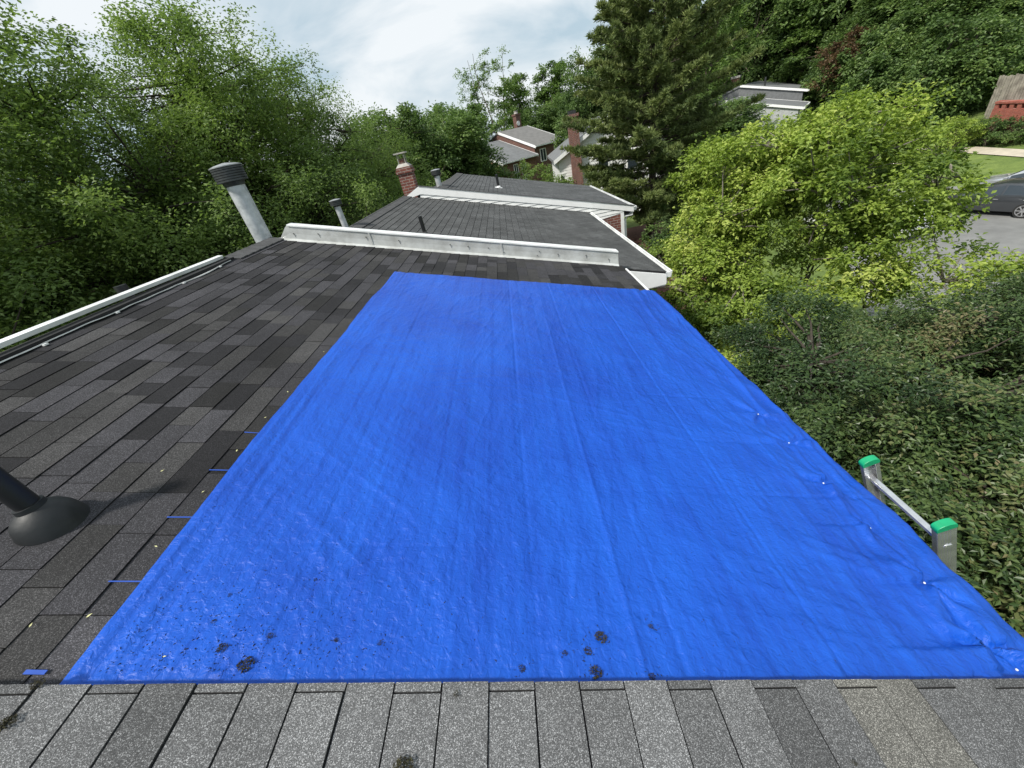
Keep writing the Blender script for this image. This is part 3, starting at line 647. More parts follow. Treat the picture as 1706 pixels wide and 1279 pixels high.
# ------------------------------------------------------------------ the tarp
FAST = [(1.474, 2.076, -1.963), (1.495, 1.772, -1.969), (1.466, 1.430, -1.960), (1.484, 1.134, -1.965), (1.479, 0.850, -1.964), (1.483, 0.599, -1.965), (1.521, 0.531, -1.976)]
def build_tarp():
    xl, xe = -1.575, 1.675
    u = np.concatenate([np.arange(xl, xe - 0.0001, 0.0085), [xe + 0.012, xe + 0.035, xe + 0.065, xe + 0.095, xe + 0.115, xe + 0.122, xe + 0.124]])
    v = np.arange(0.495, 4.765, 0.0095)
    U, Vv = np.meshgrid(u, v)
    X = U.copy(); Y = Vv.copy()
    fy = (Y - 0.505) / 4.26; fx = (X - xl) / (xe - xl)
    # outline: slightly wandering left edge and far edge, as laid
    X = X + (1 - np.clip(fx * 6, 0, 1)) * (0.03 * (fbm(Y * 1.1, Y * 0 + 1.5, 4, 31) - 0.45) * 2)
    Y = Y + np.clip((fy - 0.9) * 10, 0, 1) * (0.012 * (fbm(X * 1.2, X * 0 + 3.5, 3, 33) - 0.45) * 2 - 0.02 * (X - 0.0) / 1.6 * 0.6)
    H = 0.020 + 0 * X
    # broad billows
    H += 0.010 * (fbm(X * 1.2, Y * 0.7, 3, 41) - 0.45)
    # shallow lines following the shingle courses under the sheet
    cp = ((X - R1X) / CS / 0.1434) % 1.0
    H += 0.0022 * (cp * (1 - np.clip((cp - 0.9) * 10, 0, 1)))
    # crumples
    wx = X + 0.10 * fbm(X * 2, Y * 2, 2, 44); wy = Y + 0.12 * fbm(X * 2 + 9, Y * 2, 2, 45)
    H += 0.0085 * (ridged(wx * 3.0 + wy * 1.4, wy * 2.2 - wx * 0.8, 4, 51) - 0.3)
    H += 0.0038 * (fbm(wx * 16, wy * 11, 3, 61) - 0.45)
    H += 0.0016 * (ridged(wx * 22 - wy * 9, wy * 15, 2, 71) - 0.3)
    for k, (an, fr, st_, am) in enumerate([(1.35, 26, 7, .0080), (0.25, 30, 8, .0068), (2.2, 24, 6.5, .0070), (-0.35, 20, 6, .0072), (1.75, 44, 11, .0048), (0.9, 34, 8, .0056)]):
        ca, sa = math.cos(an), math.sin(an); p = (X * ca + Y * sa) + 0.05 * fbm(X * 3 + k, Y * 3, 2, 300 + k); q = -X * sa + Y * ca
        H += am * np.clip(fbm(X * 2.2 + 7 * k, Y * 2.2, 2, 310 + k) * 3.4 - 1.1, 0, 1) * (ridged(q * fr / 2.2, p * fr / st_ / 2.2, 2, 320 + k) - 0.25)
    # packing folds: long straight creases and cross creases
    for x0, a, s in ((-1.05, 0.0020, 0), (-0.62, 0.0016, 1), (-0.18, 0.0026, 0), (0.16, 0.0026, 1), (0.30, 0.0022, 0), (0.52, 0.0016, 1), (0.86, 0.0034, 0), (1.18, 0.0022, 1), (-1.42, 0.0026, 0)):
        d = X - x0 - 0.012 * (fbm(Y * 0.8 + x0 * 7, Y * 0, 2, 5) - .45); H += 1.7 * (a if s else -a) * np.exp(-(d / 0.008) ** 2) * (0.45 + 0.9 * vnoise(Y * 1.7 + x0 * 30, Y * 0 + x0, 8))
    for y0, a, xa, xb in ((1.32, 0.0030, 0.35, 1.7), (2.25, 0.0018, -1.5, 1.7), (0.72, 0.0018, 0.1, 1.2), (1.75, 0.0018, 0.6, 1.7), (3.4, 0.0018, -1.5, 1.7), (0.98, 0.0016, -1.5, 0.2)):
        d = Y - y0 - 0.02 * (fbm(X * 0.9 + y0 * 7, X * 0, 2, 6) - .45); H -= 1.7 * a * np.exp(-(d / 0.008) ** 2) * (1 / (1 + np.exp(-(X - xa) * 30))) * (1 / (1 + np.exp((X - xb) * 30))) * (0.4 + vnoise(X * 3 + y0, X * 0, 9))
    # drag folds along the left edge, running nearly parallel to it
    le = np.exp(-((X - xl) / 0.20) ** 2)
    H += 0.020 * le * (ridged((X - xl) * 13 + Y * 0.55, Y * 0.55 + 3, 2, 81) - 0.22)
    H += 0.004 * np.exp(-((X - xl - 0.035) / 0.012) ** 2)
    # diagonal pulls lower left
    dl = np.exp(-(((X + 0.9) / 0.6) ** 2 + ((Y - 1.3) / 0.8) ** 2)); H += 0.009 * dl * (ridged((X * 0.75 + Y) * 9, (X - Y) * 0.9, 2, 84) - 0.25)
    # tension folds along the line of fasteners and towards the eave
    re = np.clip((X - 1.05) / 0.5, 0, 1)
    H += 0.036 * re * (ridged((X - 0.10 * Y) * 8.0, Y * 0.9 + X * 0.8, 2, 91) - 0.25)
    H -= 0.014 * np.exp(-((X - 1.50) / 0.035) ** 2) * (0.4 + vnoise(Y * 2.2, Y * 0, 12))
    for (gx, gy, sx, sy, an, am) in ((0.75, 0.72, 0.45, 0.16, 1.30, .013), (1.15, 0.85, 0.30, 0.22, 1.05, .014), (-0.1, 0.62, 0.35, 0.10, 1.4, .008), (1.3, 1.9, 0.25, 0.6, 0.5, .012), (1.25, 3.2, 0.25, 0.8, 0.45, .010)):
        gq = np.exp(-((X - gx) / sx) ** 2 - ((Y - gy) / sy) ** 2); ca, sa = math.cos(an), math.sin(an)
        H += am * gq * (ridged((X * ca + Y * sa) * 11 + gx, (-X * sa + Y * ca) * 1.6 + gy, 2, 400) - 0.25)
    for i, (ax, ay, az) in enumerate(FAST):
        dx, dy = X - ax, Y - ay; r = np.sqrt(dx * dx + dy * dy) + 1e-4; th = np.arctan2(dy, dx)
        amp = (0.030 if i != 5 else 0.055); rad = 0.16 if i != 5 else 0.21
        H += amp * np.exp(-(r / rad) ** 1.3) * np.clip(r / 0.02, 0, 1) * (vnoise(th * 2.4 + 20 + 7 * i, r * 3 + 1, 100 + i) - 0.45) * 2
        H -= (H - 0.002) * np.exp(-(r / 0.022) ** 2) * 0.9
    H = np.maximum(H, 0.0095)
    # eave: the sheet bends over the gutter edge and hangs down
    over = np.clip(U - xe, 0, None); k = over / 0.124
    xe_w = 0.012 * fbm(Y * 1.3, Y * 0 + 2, 3, 21)
    Xs = np.where(U > xe, xe + 0.022 * np.sin(np.clip(k, 0, 1) * math.pi / 2) + over * 0.18, X) + xe_w * np.clip((X - 1.2) / 0.5, 0, 1)
    drop = np.where(U > xe, 0.24 * k ** 1.15, 0)
    Xs += np.where(U > xe, 0.012 * (fbm(Y * 7, k * 1.5, 3, 23) - .45) * 2 * k, 0)
    Px = Xs + H * SN; Pz = -H1 - SL * np.minimum(Xs, 1.72) + H * CS - drop
    P = np.stack([Px, Y, Pz], -1).reshape(-1, 3)
    a, b = U.shape; i = (np.arange(a - 1)[:, None] * b + np.arange(b - 1)[None, :]).ravel()
    o = npmesh('tarp', P, np.stack([i, i + 1, i + b + 1, i + b], 1), M['tarp'], smooth=True)
    tag(o, 'large bright blue tarp spread over the roof and hanging over the right eave', 'tarp')
    return o, (lambda x, y: float(H[np.argmin(abs(v - y)), np.argmin(abs(u - x))]))
tarp, tarp_h = build_tarp()
for i, (x, y, z) in enumerate(FAST):
    if i == 5: continue
    m = MB(); c = Vector(rp(x, y, H1, tarp_h(x, y) + 0.001)); n_ = Vector((SN, 0, CS))
    m.tube([c, c + n_ * 0.003, c + n_ * 0.004], [0.0042, 0.0042, 0.0025], 12)
    m.build('fastener', M['white'], tarp, True)

# flat blue straps showing left of the tarp
for i, (xa, ya, xb, yb) in enumerate([(185, 971, 236, 971), (281, 864, 322, 864), (350, 785, 386, 786), (410, 723, 432, 724)]):
    pass
ST = [((-1.693, 0.818, -1.055), (-1.580, 0.819, -1.087)), ((-1.686, 1.099, -1.056), (-1.582, 1.102, -1.086)), ((-1.684, 1.377, -1.057), (-1.576, 1.379, -1.088)), ((-1.675, 1.665, -1.060), (-1.587, 1.661, -1.085)), ((-1.702, 0.537, -1.052), (-1.644, 0.536, -1.069))]
LB = ['nearest of the four thin blue straps sticking out from the left tarp edge', 'second nearest thin blue strap beside the left tarp edge', 'third thin blue strap beside the left tarp edge, short and fine', 'farthest and faintest thin blue strap beside the left tarp edge', 'small blue strap lying by the bottom left corner of the tarp']
for i, (a, b) in enumerate(ST):
    wdt = 0.0019 if i < 4 else 0.006
    m = MB(); a = Vector(a); b = Vector(b); n_ = Vector((SN, 0, CS)); c = (a + b) / 2 + n_ * 0.0105
    m.obox(c, (b - a) / 2, Vector((0, wdt, 0)), n_ * 0.0012)
    o = m.build('blue_strap', M['strap']); tag(o, LB[i], 'strap', 'blue straps by the tarp edge')

# moss clumps shed on the tarp and roof
def clump(name, c, r, mat, seed, n=60, normal=Vector((SN, 0, CS))):
    rs = np.random.RandomState(seed); V = []; F = []
    nz_ = np.array(normal); tx = np.array((CS, 0, -SN)); ty = np.array((0, 1, 0)); c = np.array(c)
    for k in range(n):
        a = rs.rand() * 6.28; q = r * math.sqrt(rs.rand()); h = abs(rs.randn()) * r * 0.35 * (1 - q / r * 0.7)
        p = c + tx * q * math.cos(a) * 1.15 + ty * q * math.sin(a) + nz_ * h
        s = r * rs.uniform(0.10, 0.30); d1 = rs.randn(3); d1 /= np.linalg.norm(d1); d2 = np.cross(d1, rs.randn(3)); d2 /= np.linalg.norm(d2)
        d3 = np.cross(d1, d2)
        b = len(V); V += [p + d1 * s, p - d1 * s * .5 + d2 * s * .5, p - d1 * s * .5 - d2 * s * .5, p + d3 * s * .5]
        F += [(b, b + 1, b + 2), (b, b + 1, b + 3), (b + 1, b + 2, b + 3), (b, b + 2, b + 3)]
    return npmesh(name, V, np.array(F), mat)
ML = [((408, 1108), 0.024, 'largest dark moss clump on the lower left of the tarp'), ((368, 1081), 0.016, 'flat brown moss clump just up and left of the largest one'), ((997, 1063), 0.022, 'spread out moss clump, farthest of the cluster right of centre near the tarp bottom'),
      ((977, 1085), 0.015, 'round brown moss clump in the middle of the cluster right of centre'), ((989, 1122), 0.022, 'chunky moss clump touching the bottom edge of the tarp'), ((867, 1114), 0.012, 'small moss clump near the tarp bottom edge at its middle'),
      ((448, 1061), 0.011, 'small green moss tuft right of the flat brown moss clump'), ((557, 1066), 0.009, 'tiny moss tuft alone on the lower tarp left of centre'), ((630, 1071), 0.009, 'thin upright moss tuft on the lower tarp near centre'),
      ((938, 1089), 0.010, 'reddish loose moss shreds left of the round brown clump'), ((1081, 1044), 0.010, 'small brown moss tuft to the right of the moss cluster'), ((1083, 1128), 0.012, 'small moss bit at the tarp bottom edge right of the chunky clump'),
      ((523, 965), 0.007, 'tiny lone moss fleck up on the tarp left of centre'), ((353, 1035), 0.009, 'small crumbled moss fleck above the flat brown clump'), ((380, 991), 0.008, 'faint reddish moss fleck highest on the left of the tarp'),
      ((1640, 1083), 0.017, 'brown debris gathered in the puckered fold by the right corner of the tarp')]
i = 0
MP = [(-1.087, 0.550, -1.208), (-1.182, 0.595, -1.181), (0.035, 0.629, -1.530), (-0.016, 0.588, -1.515), (-0.005, 0.523, -1.519), (-0.241, 0.537, -1.451), (-1.055, 0.631, -1.218), (-0.846, 0.622, -1.277), (-0.704, 0.613, -1.318), (-0.096, 0.581, -1.492), (0.227, 0.668, -1.585), (0.178, 0.512, -1.571), (-0.990, 0.830, -1.236), (-1.258, 0.679, -1.159), (-1.256, 0.768, -1.160), (1.473, 0.595, -1.952)]
for i, (px, r, lb) in enumerate(ML):
    x, y, z = MP[i]; c = rp(x, y, H1, tarp_h(x, y) + r * 0.12)
    o = clump('moss_clump', c, r * 0.88, M['moss'], 200 + i, int(40 + 3500 * r)); tag(o, lb, 'moss', 'moss clumps on the tarp')
# moss on the pale shingles
for i, (p, r, lb) in enumerate([((-1.564, 0.400, -1.026), 0.017, 'dark moss patch on the pale shingles at the left photo edge'), ((-0.545, 0.293, -1.319), 0.026, 'brown moss patch on the pale shingles at the bottom middle'), ((-0.425, 0.454, -1.353), 0.008, 'small dark moss spot on the pale shingles below the tarp edge'), ((-1.570, 0.485, -1.025), 0.014, 'small mossy smudge on the pale shingles by the left corner'), ((0.680, 0.286, -1.670), 0.007, 'tiny dark moss fleck on the pale shingles at lower right')]):
    o = clump('moss_patch', rp(p[0], p[1], H0, 0.010), r, M['moss'], 300 + i, int(60 + 4000 * r)); tag(o, lb, 'moss', 'moss on the pale shingles')
# grit scattered on the tarp : uncountable
rs = np.random.RandomState(55); V = []; F = []
def grit(x, y, s):
    c = np.array(rp(x, y, H1, tarp_h(x, y) + s * 0.3)); b = len(V)
    a = rs.rand() * 6.28; d1 = np.array((math.cos(a) * CS, math.sin(a), -SN * math.cos(a))); d2 = np.array((-math.sin(a) * CS, math.cos(a), SN * math.sin(a))); n_ = np.array((SN, 0, CS))
    l = s * rs.uniform(0.8, 2.2)
    V.extend([c + d1 * l, c - d1 * l * .7 + d2 * s * .6, c - d1 * l - d2 * s * .5, c + n_ * s]); F.extend([(b, b + 1, b + 2), (b, b + 1, b + 3), (b + 1, b + 2, b + 3), (b, b + 2, b + 3)])
for k in range(620):
    y = 0.53 + abs(rs.randn()) * 0.16; x = -1.5 + abs(rs.randn()) * 0.42
    if x < 1.3: grit(x, y, rs.uniform(0.0006, 0.0026) * (1.0 if rs.rand() < .93 else 1.6))
for k in range(260):
    y = 0.53 + abs(rs.randn()) * 0.35; x = rs.uniform(-1.5, 0.9)
    grit(x, y, rs.uniform(0.0008, 0.0024))
for cx, cy in [(p[0], p[1]) for p in MP[:13]]:
    for k in range(16): grit(cx + rs.randn() * 0.03, max(0.515, cy + rs.randn() * 0.025), rs.uniform(0.0008, 0.003))
for k in range(240):
    t = rs.rand(); grit(-1.53 + 0.03 * rs.rand() + 0.05 * t, 1.0 + 2.4 * t, rs.uniform(0.0008, 0.002))
o = npmesh('grit', V, np.array(F), M['speck']); tag(o, kind='stuff', label='fine dark grit and crumbs scattered over the lower tarp', cat='grit')
# little pale leaves on the dark shingles
LP_ = [(-1.658, 0.699, -1.065), (-1.805, 0.668, -1.022), (-1.633, 0.960, -1.072), (-1.881, 1.360, -1.001), (-1.629, 1.240, -1.073), (-1.634, 1.517, -1.072), (-1.631, 1.799, -1.072), (-1.628, 2.071, -1.073), (-1.611, 2.629, -1.078), (-1.336, 0.572, -1.137)]
for i, p in enumerate(LP_):
    m = MB(); a = rs.rand() * 3.1; l = rs.uniform(0.005, 0.009); onT = i == 9
    c = Vector(rp(p[0], p[1], H1, 0.012 if not onT else tarp_h(p[0], p[1]) + 0.003)); d = Vector((math.cos(a) * CS, math.sin(a), -SN * math.cos(a))) * l; e = Vector((-math.sin(a) * CS, math.cos(a), SN * math.sin(a))) * l * 0.42; n_ = Vector((SN, 0, CS)) * 0.0015
    m.add([c - d, c - d * .2 + e + n_, c + d + n_, c - d * .2 - e + n_], [(0, 1, 2), (0, 2, 3)])
    o = m.build('fallen_leaf', M['leafy'])
    tag(o, 'tiny pale yellow leaf fallen on the dark shingles left of the tarp' if not onT else 'tiny yellow leaf fallen on the lower left of the blue tarp', 'leaf', 'tiny pale leaves on the shingles' if not onT else None)

# ------------------------------------------------------------------ ladder
lad = empty('ladder', (3.87, 1.3, -7.0)); tag(lad, 'aluminium ladder with green end caps leaning against the right eave over the tarp', 'ladder')
dirv = Vector((-0.375, 0.0, 0.927)).normalized(); perp = Vector((dirv.z, 0, -dirv.x))
tops = []
for k, yy in enumerate((1.505, 1.075)):
    top = Vector((1.768, yy, -1.925)); tops.append(top); bot = top - dirv * ((top.z + 7.0) / dirv.z)
    m = MB(); th = 0.0032; W2 = 0.040; D2 = 0.014
    mid = (top + bot) / 2; hl = dirv * (top - bot).length / 2; sgn = 1 if k == 0 else -1
    yv = Vector((0, 1, 0))
    m.obox(mid + yv * (sgn * D2), perp * W2, yv * th / 2, hl)                       # web, outer side
    m.obox(mid + perp * W2 - yv * 0.001 * sgn, perp * th / 2, yv * (D2 - th * .2), hl); m.obox(mid - perp * W2 - yv * 0.001 * sgn, perp * th / 2, yv * (D2 - th * .2), hl)
    m.obox(mid + perp * (W2 - 0.010) - yv * (sgn * (D2 - 0.001)), perp * 0.010, yv * th / 2, hl); m.obox(mid - perp * (W2 - 0.010) - yv * (sgn * (D2 - 0.001)), perp * 0.010, yv * th / 2, hl)
    r = m.build('rail', M['alu'], lad)
    rb = MB()
    for q in (-0.62, -0.28, 0.05, 0.40): rb.obox(mid + perp * W2 * q + yv * (sgn * (D2 + th * 0.5 + 0.0006)), perp * 0.0022, yv * 0.0008, hl)
    rb.build('web_ribs', M['alu'], r)
    # green end cap: rounded top
    cp_ = MB(); n = 12; poly = []
    for q in range(n + 1):
        a = math.pi * q / n; poly.append(top + perp * (math.cos(a) * (W2 + 0.004)) + dirv * (0.006 + max(0, math.sin(a)) ** 0.8 * 0.026) - yv * (D2 + 0.004))
    poly = [top + perp * (W2 + 0.004) - dirv * 0.012 - yv * (D2 + 0.004)] + poly + [top - perp * (W2 + 0.004) - dirv * 0.012 - yv * (D2 + 0.004)]
    cp_.prism(poly, yv * 2 * (D2 + 0.004)); cp_.build('end_cap', M['green'], lad, False, 0.002)
ln = (tops[0] - Vector((0, 0, 0))); nr = 17
for k in range(nr):
    s_off = 0.165 + 0.305 * k; c = (tops[0] + tops[1]) / 2 - dirv * s_off
    if c.z < -6.9: break
    m = MB(); half = abs(tops[0].y - tops[1].y) / 2
    prof = [(-0.017, -0.006), (-0.017, 0.010), (-0.010, 0.013), (0.010, 0.013), (0.017, 0.010), (0.017, -0.006), (0.008, -0.016), (-0.008, -0.016)]
    poly = [c + Vector((a, -half - 0.020, b)) for a, b in prof]
    m.prism(poly, (0, 2 * half + 0.040, 0)); m.build('rung', M['alu'], lad, False, 0.0015)
inv = Matrix.Translation(lad.location).inverted()
for o in list(lad.children): o.matrix_parent_inverse = inv

# ------------------------------------------------------------------ trees
def tube_np(paths, n=6):
    """paths: list of (pts (k,3), radii (k)) -> vertices, quad faces"""
    V = []; F = []; base = 0
    ang = np.arange(n) * 2 * math.pi / n
    for pts, rad in paths:
        pts = np.asarray(pts, float); k = len(pts)
        d = np.gradient(pts, axis=0); d /= np.linalg.norm(d, axis=1)[:, None] + 1e-9
        ref = np.where(np.abs(d[:, 2:3]) > 0.9, np.array([[1., 0, 0]]), np.array([[0, 0, 1.]]))
        a = np.cross(d, ref); a /= np.linalg.norm(a, axis=1)[:, None] + 1e-9; b = np.cross(d, a)
        ring = pts[:, None, :] + (a[:, None, :] * np.cos(ang)[None, :, None] + b[:, None, :] * np.sin(ang)[None, :, None]) * np.asarray(rad)[:, None, None]
        V.append(ring.reshape(-1, 3))
        for i in range(k - 1):
            j = np.arange(n); F.append(np.stack([base + i * n + j, base + i * n + (j + 1) % n, base + (i + 1) * n + (j + 1) % n, base + (i + 1) * n + j], 1))
        base += k * n
    return np.concatenate(V), np.concatenate(F)
def curve(a, b, bend, rs, k=6, wob=0.05):
    a, b = np.array(a, float), np.array(b, float); t = np.linspace(0, 1, k)[:, None]; L_ = np.linalg.norm(b - a)
    mid = (a + b) / 2 + np.array(bend)
    p = (1 - t) ** 2 * a + 2 * t * (1 - t) * mid + t ** 2 * b
    w_ = rs.randn(k, 3) * wob * L_ * 0.3; w_[0] = 0; w_[-1] = 0
    return p + w_
def unit(a): return a / (np.linalg.norm(a, axis=-1, keepdims=True) + 1e-9)
def leaves(centers, axis, up, length, width, rs, tone, fold=0.18):
    n = len(centers); side = unit(np.cross(axis, up)); nrm = unit(np.cross(side, axis))
    L_ = (length * rs.uniform(0.7, 1.25, n))[:, None]; W_ = (width * rs.uniform(0.75, 1.2, n))[:, None]
    base = centers; tip = centers + axis * L_ - nrm * L_ * 0.12
    l = centers + axis * L_ * 0.45 + side * W_ * 0.5 + nrm * W_ * fold; r = centers + axis * L_ * 0.45 - side * W_ * 0.5 + nrm * W_ * fold
    V = np.stack([base, l, tip, r], 1).reshape(-1, 3); i = np.arange(n) * 4
    F = np.stack([i, i + 1, i + 2, i, i + 2, i + 3], 1).reshape(-1, 3)
    return V, F, np.repeat(tone, 2)
def crown_clumps(lumps, n, rs, bias=2.6):
    vol = np.array([r[0] * r[1] * r[2] for _, r in lumps]) ** 0.75; pick = rs.choice(len(lumps), n, p=vol / vol.sum())
    d = unit(rs.randn(n, 3)); rad = rs.rand(n) ** (1 / bias)
    C_ = np.array([lumps[k][0] for k in pick]) + d * rad[:, None] * np.array([lumps[k][1] for k in pick])
    return C_
def make_tree(name, base, lumps, nclump, per, leaf, mats, seed, clump_r=0.5, trunk_r=0.2, flat=0.6, multi=1, label=None, cat='tree', group=None, nlimb=9, stemtop=1.0, limbbend=0.10, droop=0.1, kids=True, tonebias=0.0, bias=2.6, toneamp=0.45):
    """lumps are relative to base; leaf = (length, width)"""
    rs = np.random.RandomState(seed)
    root = empty(name, base)
    C_ = crown_clumps(lumps, nclump, rs, bias)
    cen = np.average([np.array(c) for c, r in lumps], axis=0); top = max(c[2] + r[2] * 0.75 for c, r in lumps); low = min(c[2] - r[2] for c, r in lumps)
    paths = []
    stems = []
    for s in range(multi):
        b = np.array((0, 0, -0.3)) + (np.array((math.cos(s * 2.4), math.sin(s * 2.4), 0)) * trunk_r * 1.2 if multi > 1 else 0)
        tgt = np.array((cen[0], cen[1], top * stemtop)) + (np.array((math.cos(s * 2.4 + seed), math.sin(s * 2.4 + seed), 0)) * (0.35 * (top - low) * 0.5 * min(1, stemtop * 1.2)) if multi > 1 else 0)
        p = curve(b, tgt, (rs.randn() * 0.2, rs.randn() * 0.2, 0), rs, 10, 0.03); stems.append(p)
        r0 = trunk_r / math.sqrt(multi); paths.append((p, np.linspace(r0, r0 * 0.15, 10) * np.concatenate([[1.35], np.ones(9)])))
    # limbs : pick far clumps as limb tips
    limb_pts = []
    idx = rs.choice(nclump, min(nlimb * multi, nclump), replace=False)
    for q in idx:
        c = C_[q]; st = stems[rs.randint(len(stems))]; hd = np.hypot(c[0] - cen[0], c[1] - cen[1])
        za = np.clip(c[2] - hd * 0.75, low * 0.6 + 0.1 * top, top * 0.92); j = int(np.argmin(abs(st[:, 2] - za))); a = st[j]
        p = curve(a, c, (0, 0, limbbend * np.linalg.norm(c - a)), rs, 7, 0.06); ra = max(0.012, trunk_r * 0.42 * (1 - 0.6 * j / 10) / multi ** 0.75); paths.append((p, np.linspace(ra, ra * 0.2, 7))); limb_pts.append(p[1:])
    LPt = np.concatenate(limb_pts + [s[3:] for s in stems]); 
    for c in C_:
        dd = np.linalg.norm(LPt - c, axis=1) + np.clip(LPt[:, 2] - c[2], 0, None) * 1.5; a = LPt[int(np.argmin(dd))]
        L0 = np.linalg.norm(c - a)
        if L0 > 0.15: paths.append((curve(a, c, (0, 0, 0.05 * L0), rs, 4, 0.08), np.linspace(0.012 + 0.010 * L0, 0.004, 4)))
    Vt, Ft = tube_np(paths, 7)
    npmesh('trunk', Vt, Ft, mats[0], root, smooth=True)
    # leaves on twigs
    ntw = max(3, per // 9); n = nclump * per
    ci = np.repeat(np.arange(nclump), per); tw = rs.randint(0, ntw, n) + ci * ntw
    outw = unit(C_ - cen + np.array((0, 0, 0.25 * (top - low)))); tdir = unit(rs.randn(nclump * ntw, 3) * np.array((1, 1, flat)) + np.repeat(outw, ntw, 0) * 0.55)
    cr_ = clump_r * rs.uniform(0.6, 1.3, nclump)
    t = rs.uniform(0.15, 1.0, n); pos = C_[ci] + tdir[tw] * (cr_[ci] * t)[:, None] + rs.randn(n, 3) * (cr_[ci] * 0.10)[:, None]
    pos[:, 2] -= droop * cr_[ci] * t * t
    sd_ = unit(np.cross(tdir[tw], np.array((0, 0, 1.0)))) * rs.choice([-1, 1], n)[:, None]
    ax = unit(tdir[tw] * 0.6 + sd_ * 0.8 + rs.randn(n, 3) * 0.35 + np.array((0, 0, -0.25)))
    upv = unit(np.array((0, 0, 1.0)) + rs.randn(n, 3) * 0.55 + outw[ci] * 0.35)
    ct = rs.uniform(-1, 1, nclump); ns = (fbm(C_[:, 0] * 0.7 + 50, C_[:, 1] * 0.7 + C_[:, 2] * 0.9 + 50, 3, seed) - 0.45) * 2
    tone = np.clip(0.42 + tonebias + toneamp * (0.4 * ct[ci] + 0.7 * ns[ci]) + rs.randn(n) * 0.13, 0, 1)
    V, F, T = leaves(pos, ax, upv, leaf[0], leaf[1], rs, tone)
    npmesh('crown', V, F, mats[1], root, attrs={'tone': T})
    tag(root, label, cat, group)
    return root
def copy_tree(src, loc, rz, sc, label, group, name=None):
    r = src.copy(); COL.objects.link(r); r.location = loc; r.rotation_euler = (0, 0, rz); r.scale = sc if hasattr(sc, '__len__') else (sc, sc, sc)
    for k in ('label', 'group', 'category'):
        if k in r: del r[k]
    tag(r, label, 'tree', group)
    for ch in src.children:
        c = ch.copy(); COL.objects.link(c); c.parent = r
    return r

# --- left: tall leafy trees behind the ridge
GL = 'tall leafy trees behind the roof ridge'; M['barkdark'] = bark_mat('dark_bark', (0.075, 0.06, 0.045))
def left_tree(x, y, topz, rad, seed, label, n=600, per=360, extra=None):
    b = gh(x, y); H = topz - b
    lumps = [((0, 0, H - rad * 0.9), (rad * 0.95, rad * 0.95, rad * 0.95)), ((rad * 0.45, -rad * 0.4, H - rad * 1.8), (rad * 1.05, rad * 1.05, rad * 1.1)), ((-rad * 0.4, rad * 0.4, H - rad * 1.5), (rad * 1.0, rad * 1.0, rad * 1.1)),
             ((rad * 0.4, -rad * 0.4, H - rad * 0.5), (rad * 0.5, rad * 0.5, rad * 0.5)), ((-rad * 0.4, 0.1, H - rad * 0.5), (rad * 0.5, rad * 0.45, rad * 0.5)), ((rad * 0.3, -.3, H - rad * 2.6), (rad * 1.0, rad * 1.0, rad * 0.9))] + (extra or [])
    return make_tree('leafy_tree', (x, y, b), lumps, n, per, (0.090, 0.056), (M['barkdark'], M['leaf_left']), seed, 0.74, 0.17, 0.75, 1, label, 'tree', GL, 6, bias=2.5)
left_tree(-11.6, 6.6, 3.5, 3.4, 11, 'tall leafy tree at the far left edge of the photo')
left_tree(-10.6, 11.2, 4.1, 3.3, 12, 'tall leafy tree second from the left, its top just below the cloud')
left_tree(-8.6, 14.6, 4.5, 3.3, 13, 'tallest leafy tree of the left group, rising above the large metal flue')
left_tree(-7.6, 18.2, 4.1, 2.6, 14, 'leafy tree at the right end of the left group with a notched top', 330, 220)
left_tree(-6.6, 22.5, 2.0, 2.7, 15, 'lower leafy tree behind the small flue, sloping down to the right', 280, 200)

# --- middle distance woodland prototypes
def proto(seed, mat, H, rad, n, per, leaf, shape, name, label, loc, group, cr_=0.8, multi=1, tb=0.0):
    b = gh(loc[0], loc[1])
    if shape == 'round': lumps = [((0, 0, H - rad), (rad, rad, rad)), ((rad * .4, 0, H - rad * 1.7), (rad, rad, rad)), ((-rad * .4, rad * .2, H - rad * 1.8), (rad, rad, rad)), ((rad * .1, -rad * .4, H - rad * .5), (rad * .5, rad * .5, rad * .5))]
    elif shape == 'tall': lumps = [((0, 0, H - rad * .8), (rad * .6, rad * .6, rad * .9)), ((rad * .3, 0, H - rad * 1.8), (rad * .9, rad * .9, rad)), ((-rad * .3, .2, H - rad * 2.6), (rad * .95, rad * .95, rad))]
    elif shape == 'bush': lumps = [((0, 0, 2.6), (rad, rad, 2.3)), ((rad * .7, 0, 1.7), (rad * .8, rad * .8, 1.6)), ((-rad * .7, .3, 1.8), (rad * .8, rad * .8, 1.7))]
    else: lumps = [((rad * 0.55, 0, H - rad * .9), (rad * .35, rad * .35, rad * .9)), ((-rad * 0.5, 0.3, H - rad * .8), (rad * .35, rad * .35, rad * .8)), ((0, 0, H - rad * .7), (rad * .3, rad * .3, rad * .9)), ((0, 0, H - rad * 2.1), (rad, rad, rad * 1.1))]
    return make_tree(name, (loc[0], loc[1], b), lumps, n, per, leaf, (M['bark'], mat), seed, cr_, 0.28, 0.7, multi, label, 'tree', group, 10, bias=2.4, tonebias=tb)
GM = 'trees beyond the roof row'
pA = proto(21, M['leaf_dark'], 10.6, 3.3, 300, 190, (0.20, 0.13), 'round', 'dark_tree', 'dense dark tree behind the brick chimney, left of the far houses', (-6.786, 30.248, 0.946), GM)
pB = proto(22, M['leaf_far'], 11.0, 3.6, 280, 150, (0.24, 0.16), 'tall', 'green_tree', 'mid green tree on the skyline behind the dark tree', (-4.430, 45.786, 2.854), GM)
pC = proto(23, M['leaf_far'], 18.5, 5.4, 230, 80, (0.28, 0.17), 'spread', 'wispy_tree', 'tall wispy tree with open feathery branches on the skyline', (0.423, 75.999, 3.208), GM, 0.9, 3, 0.15)
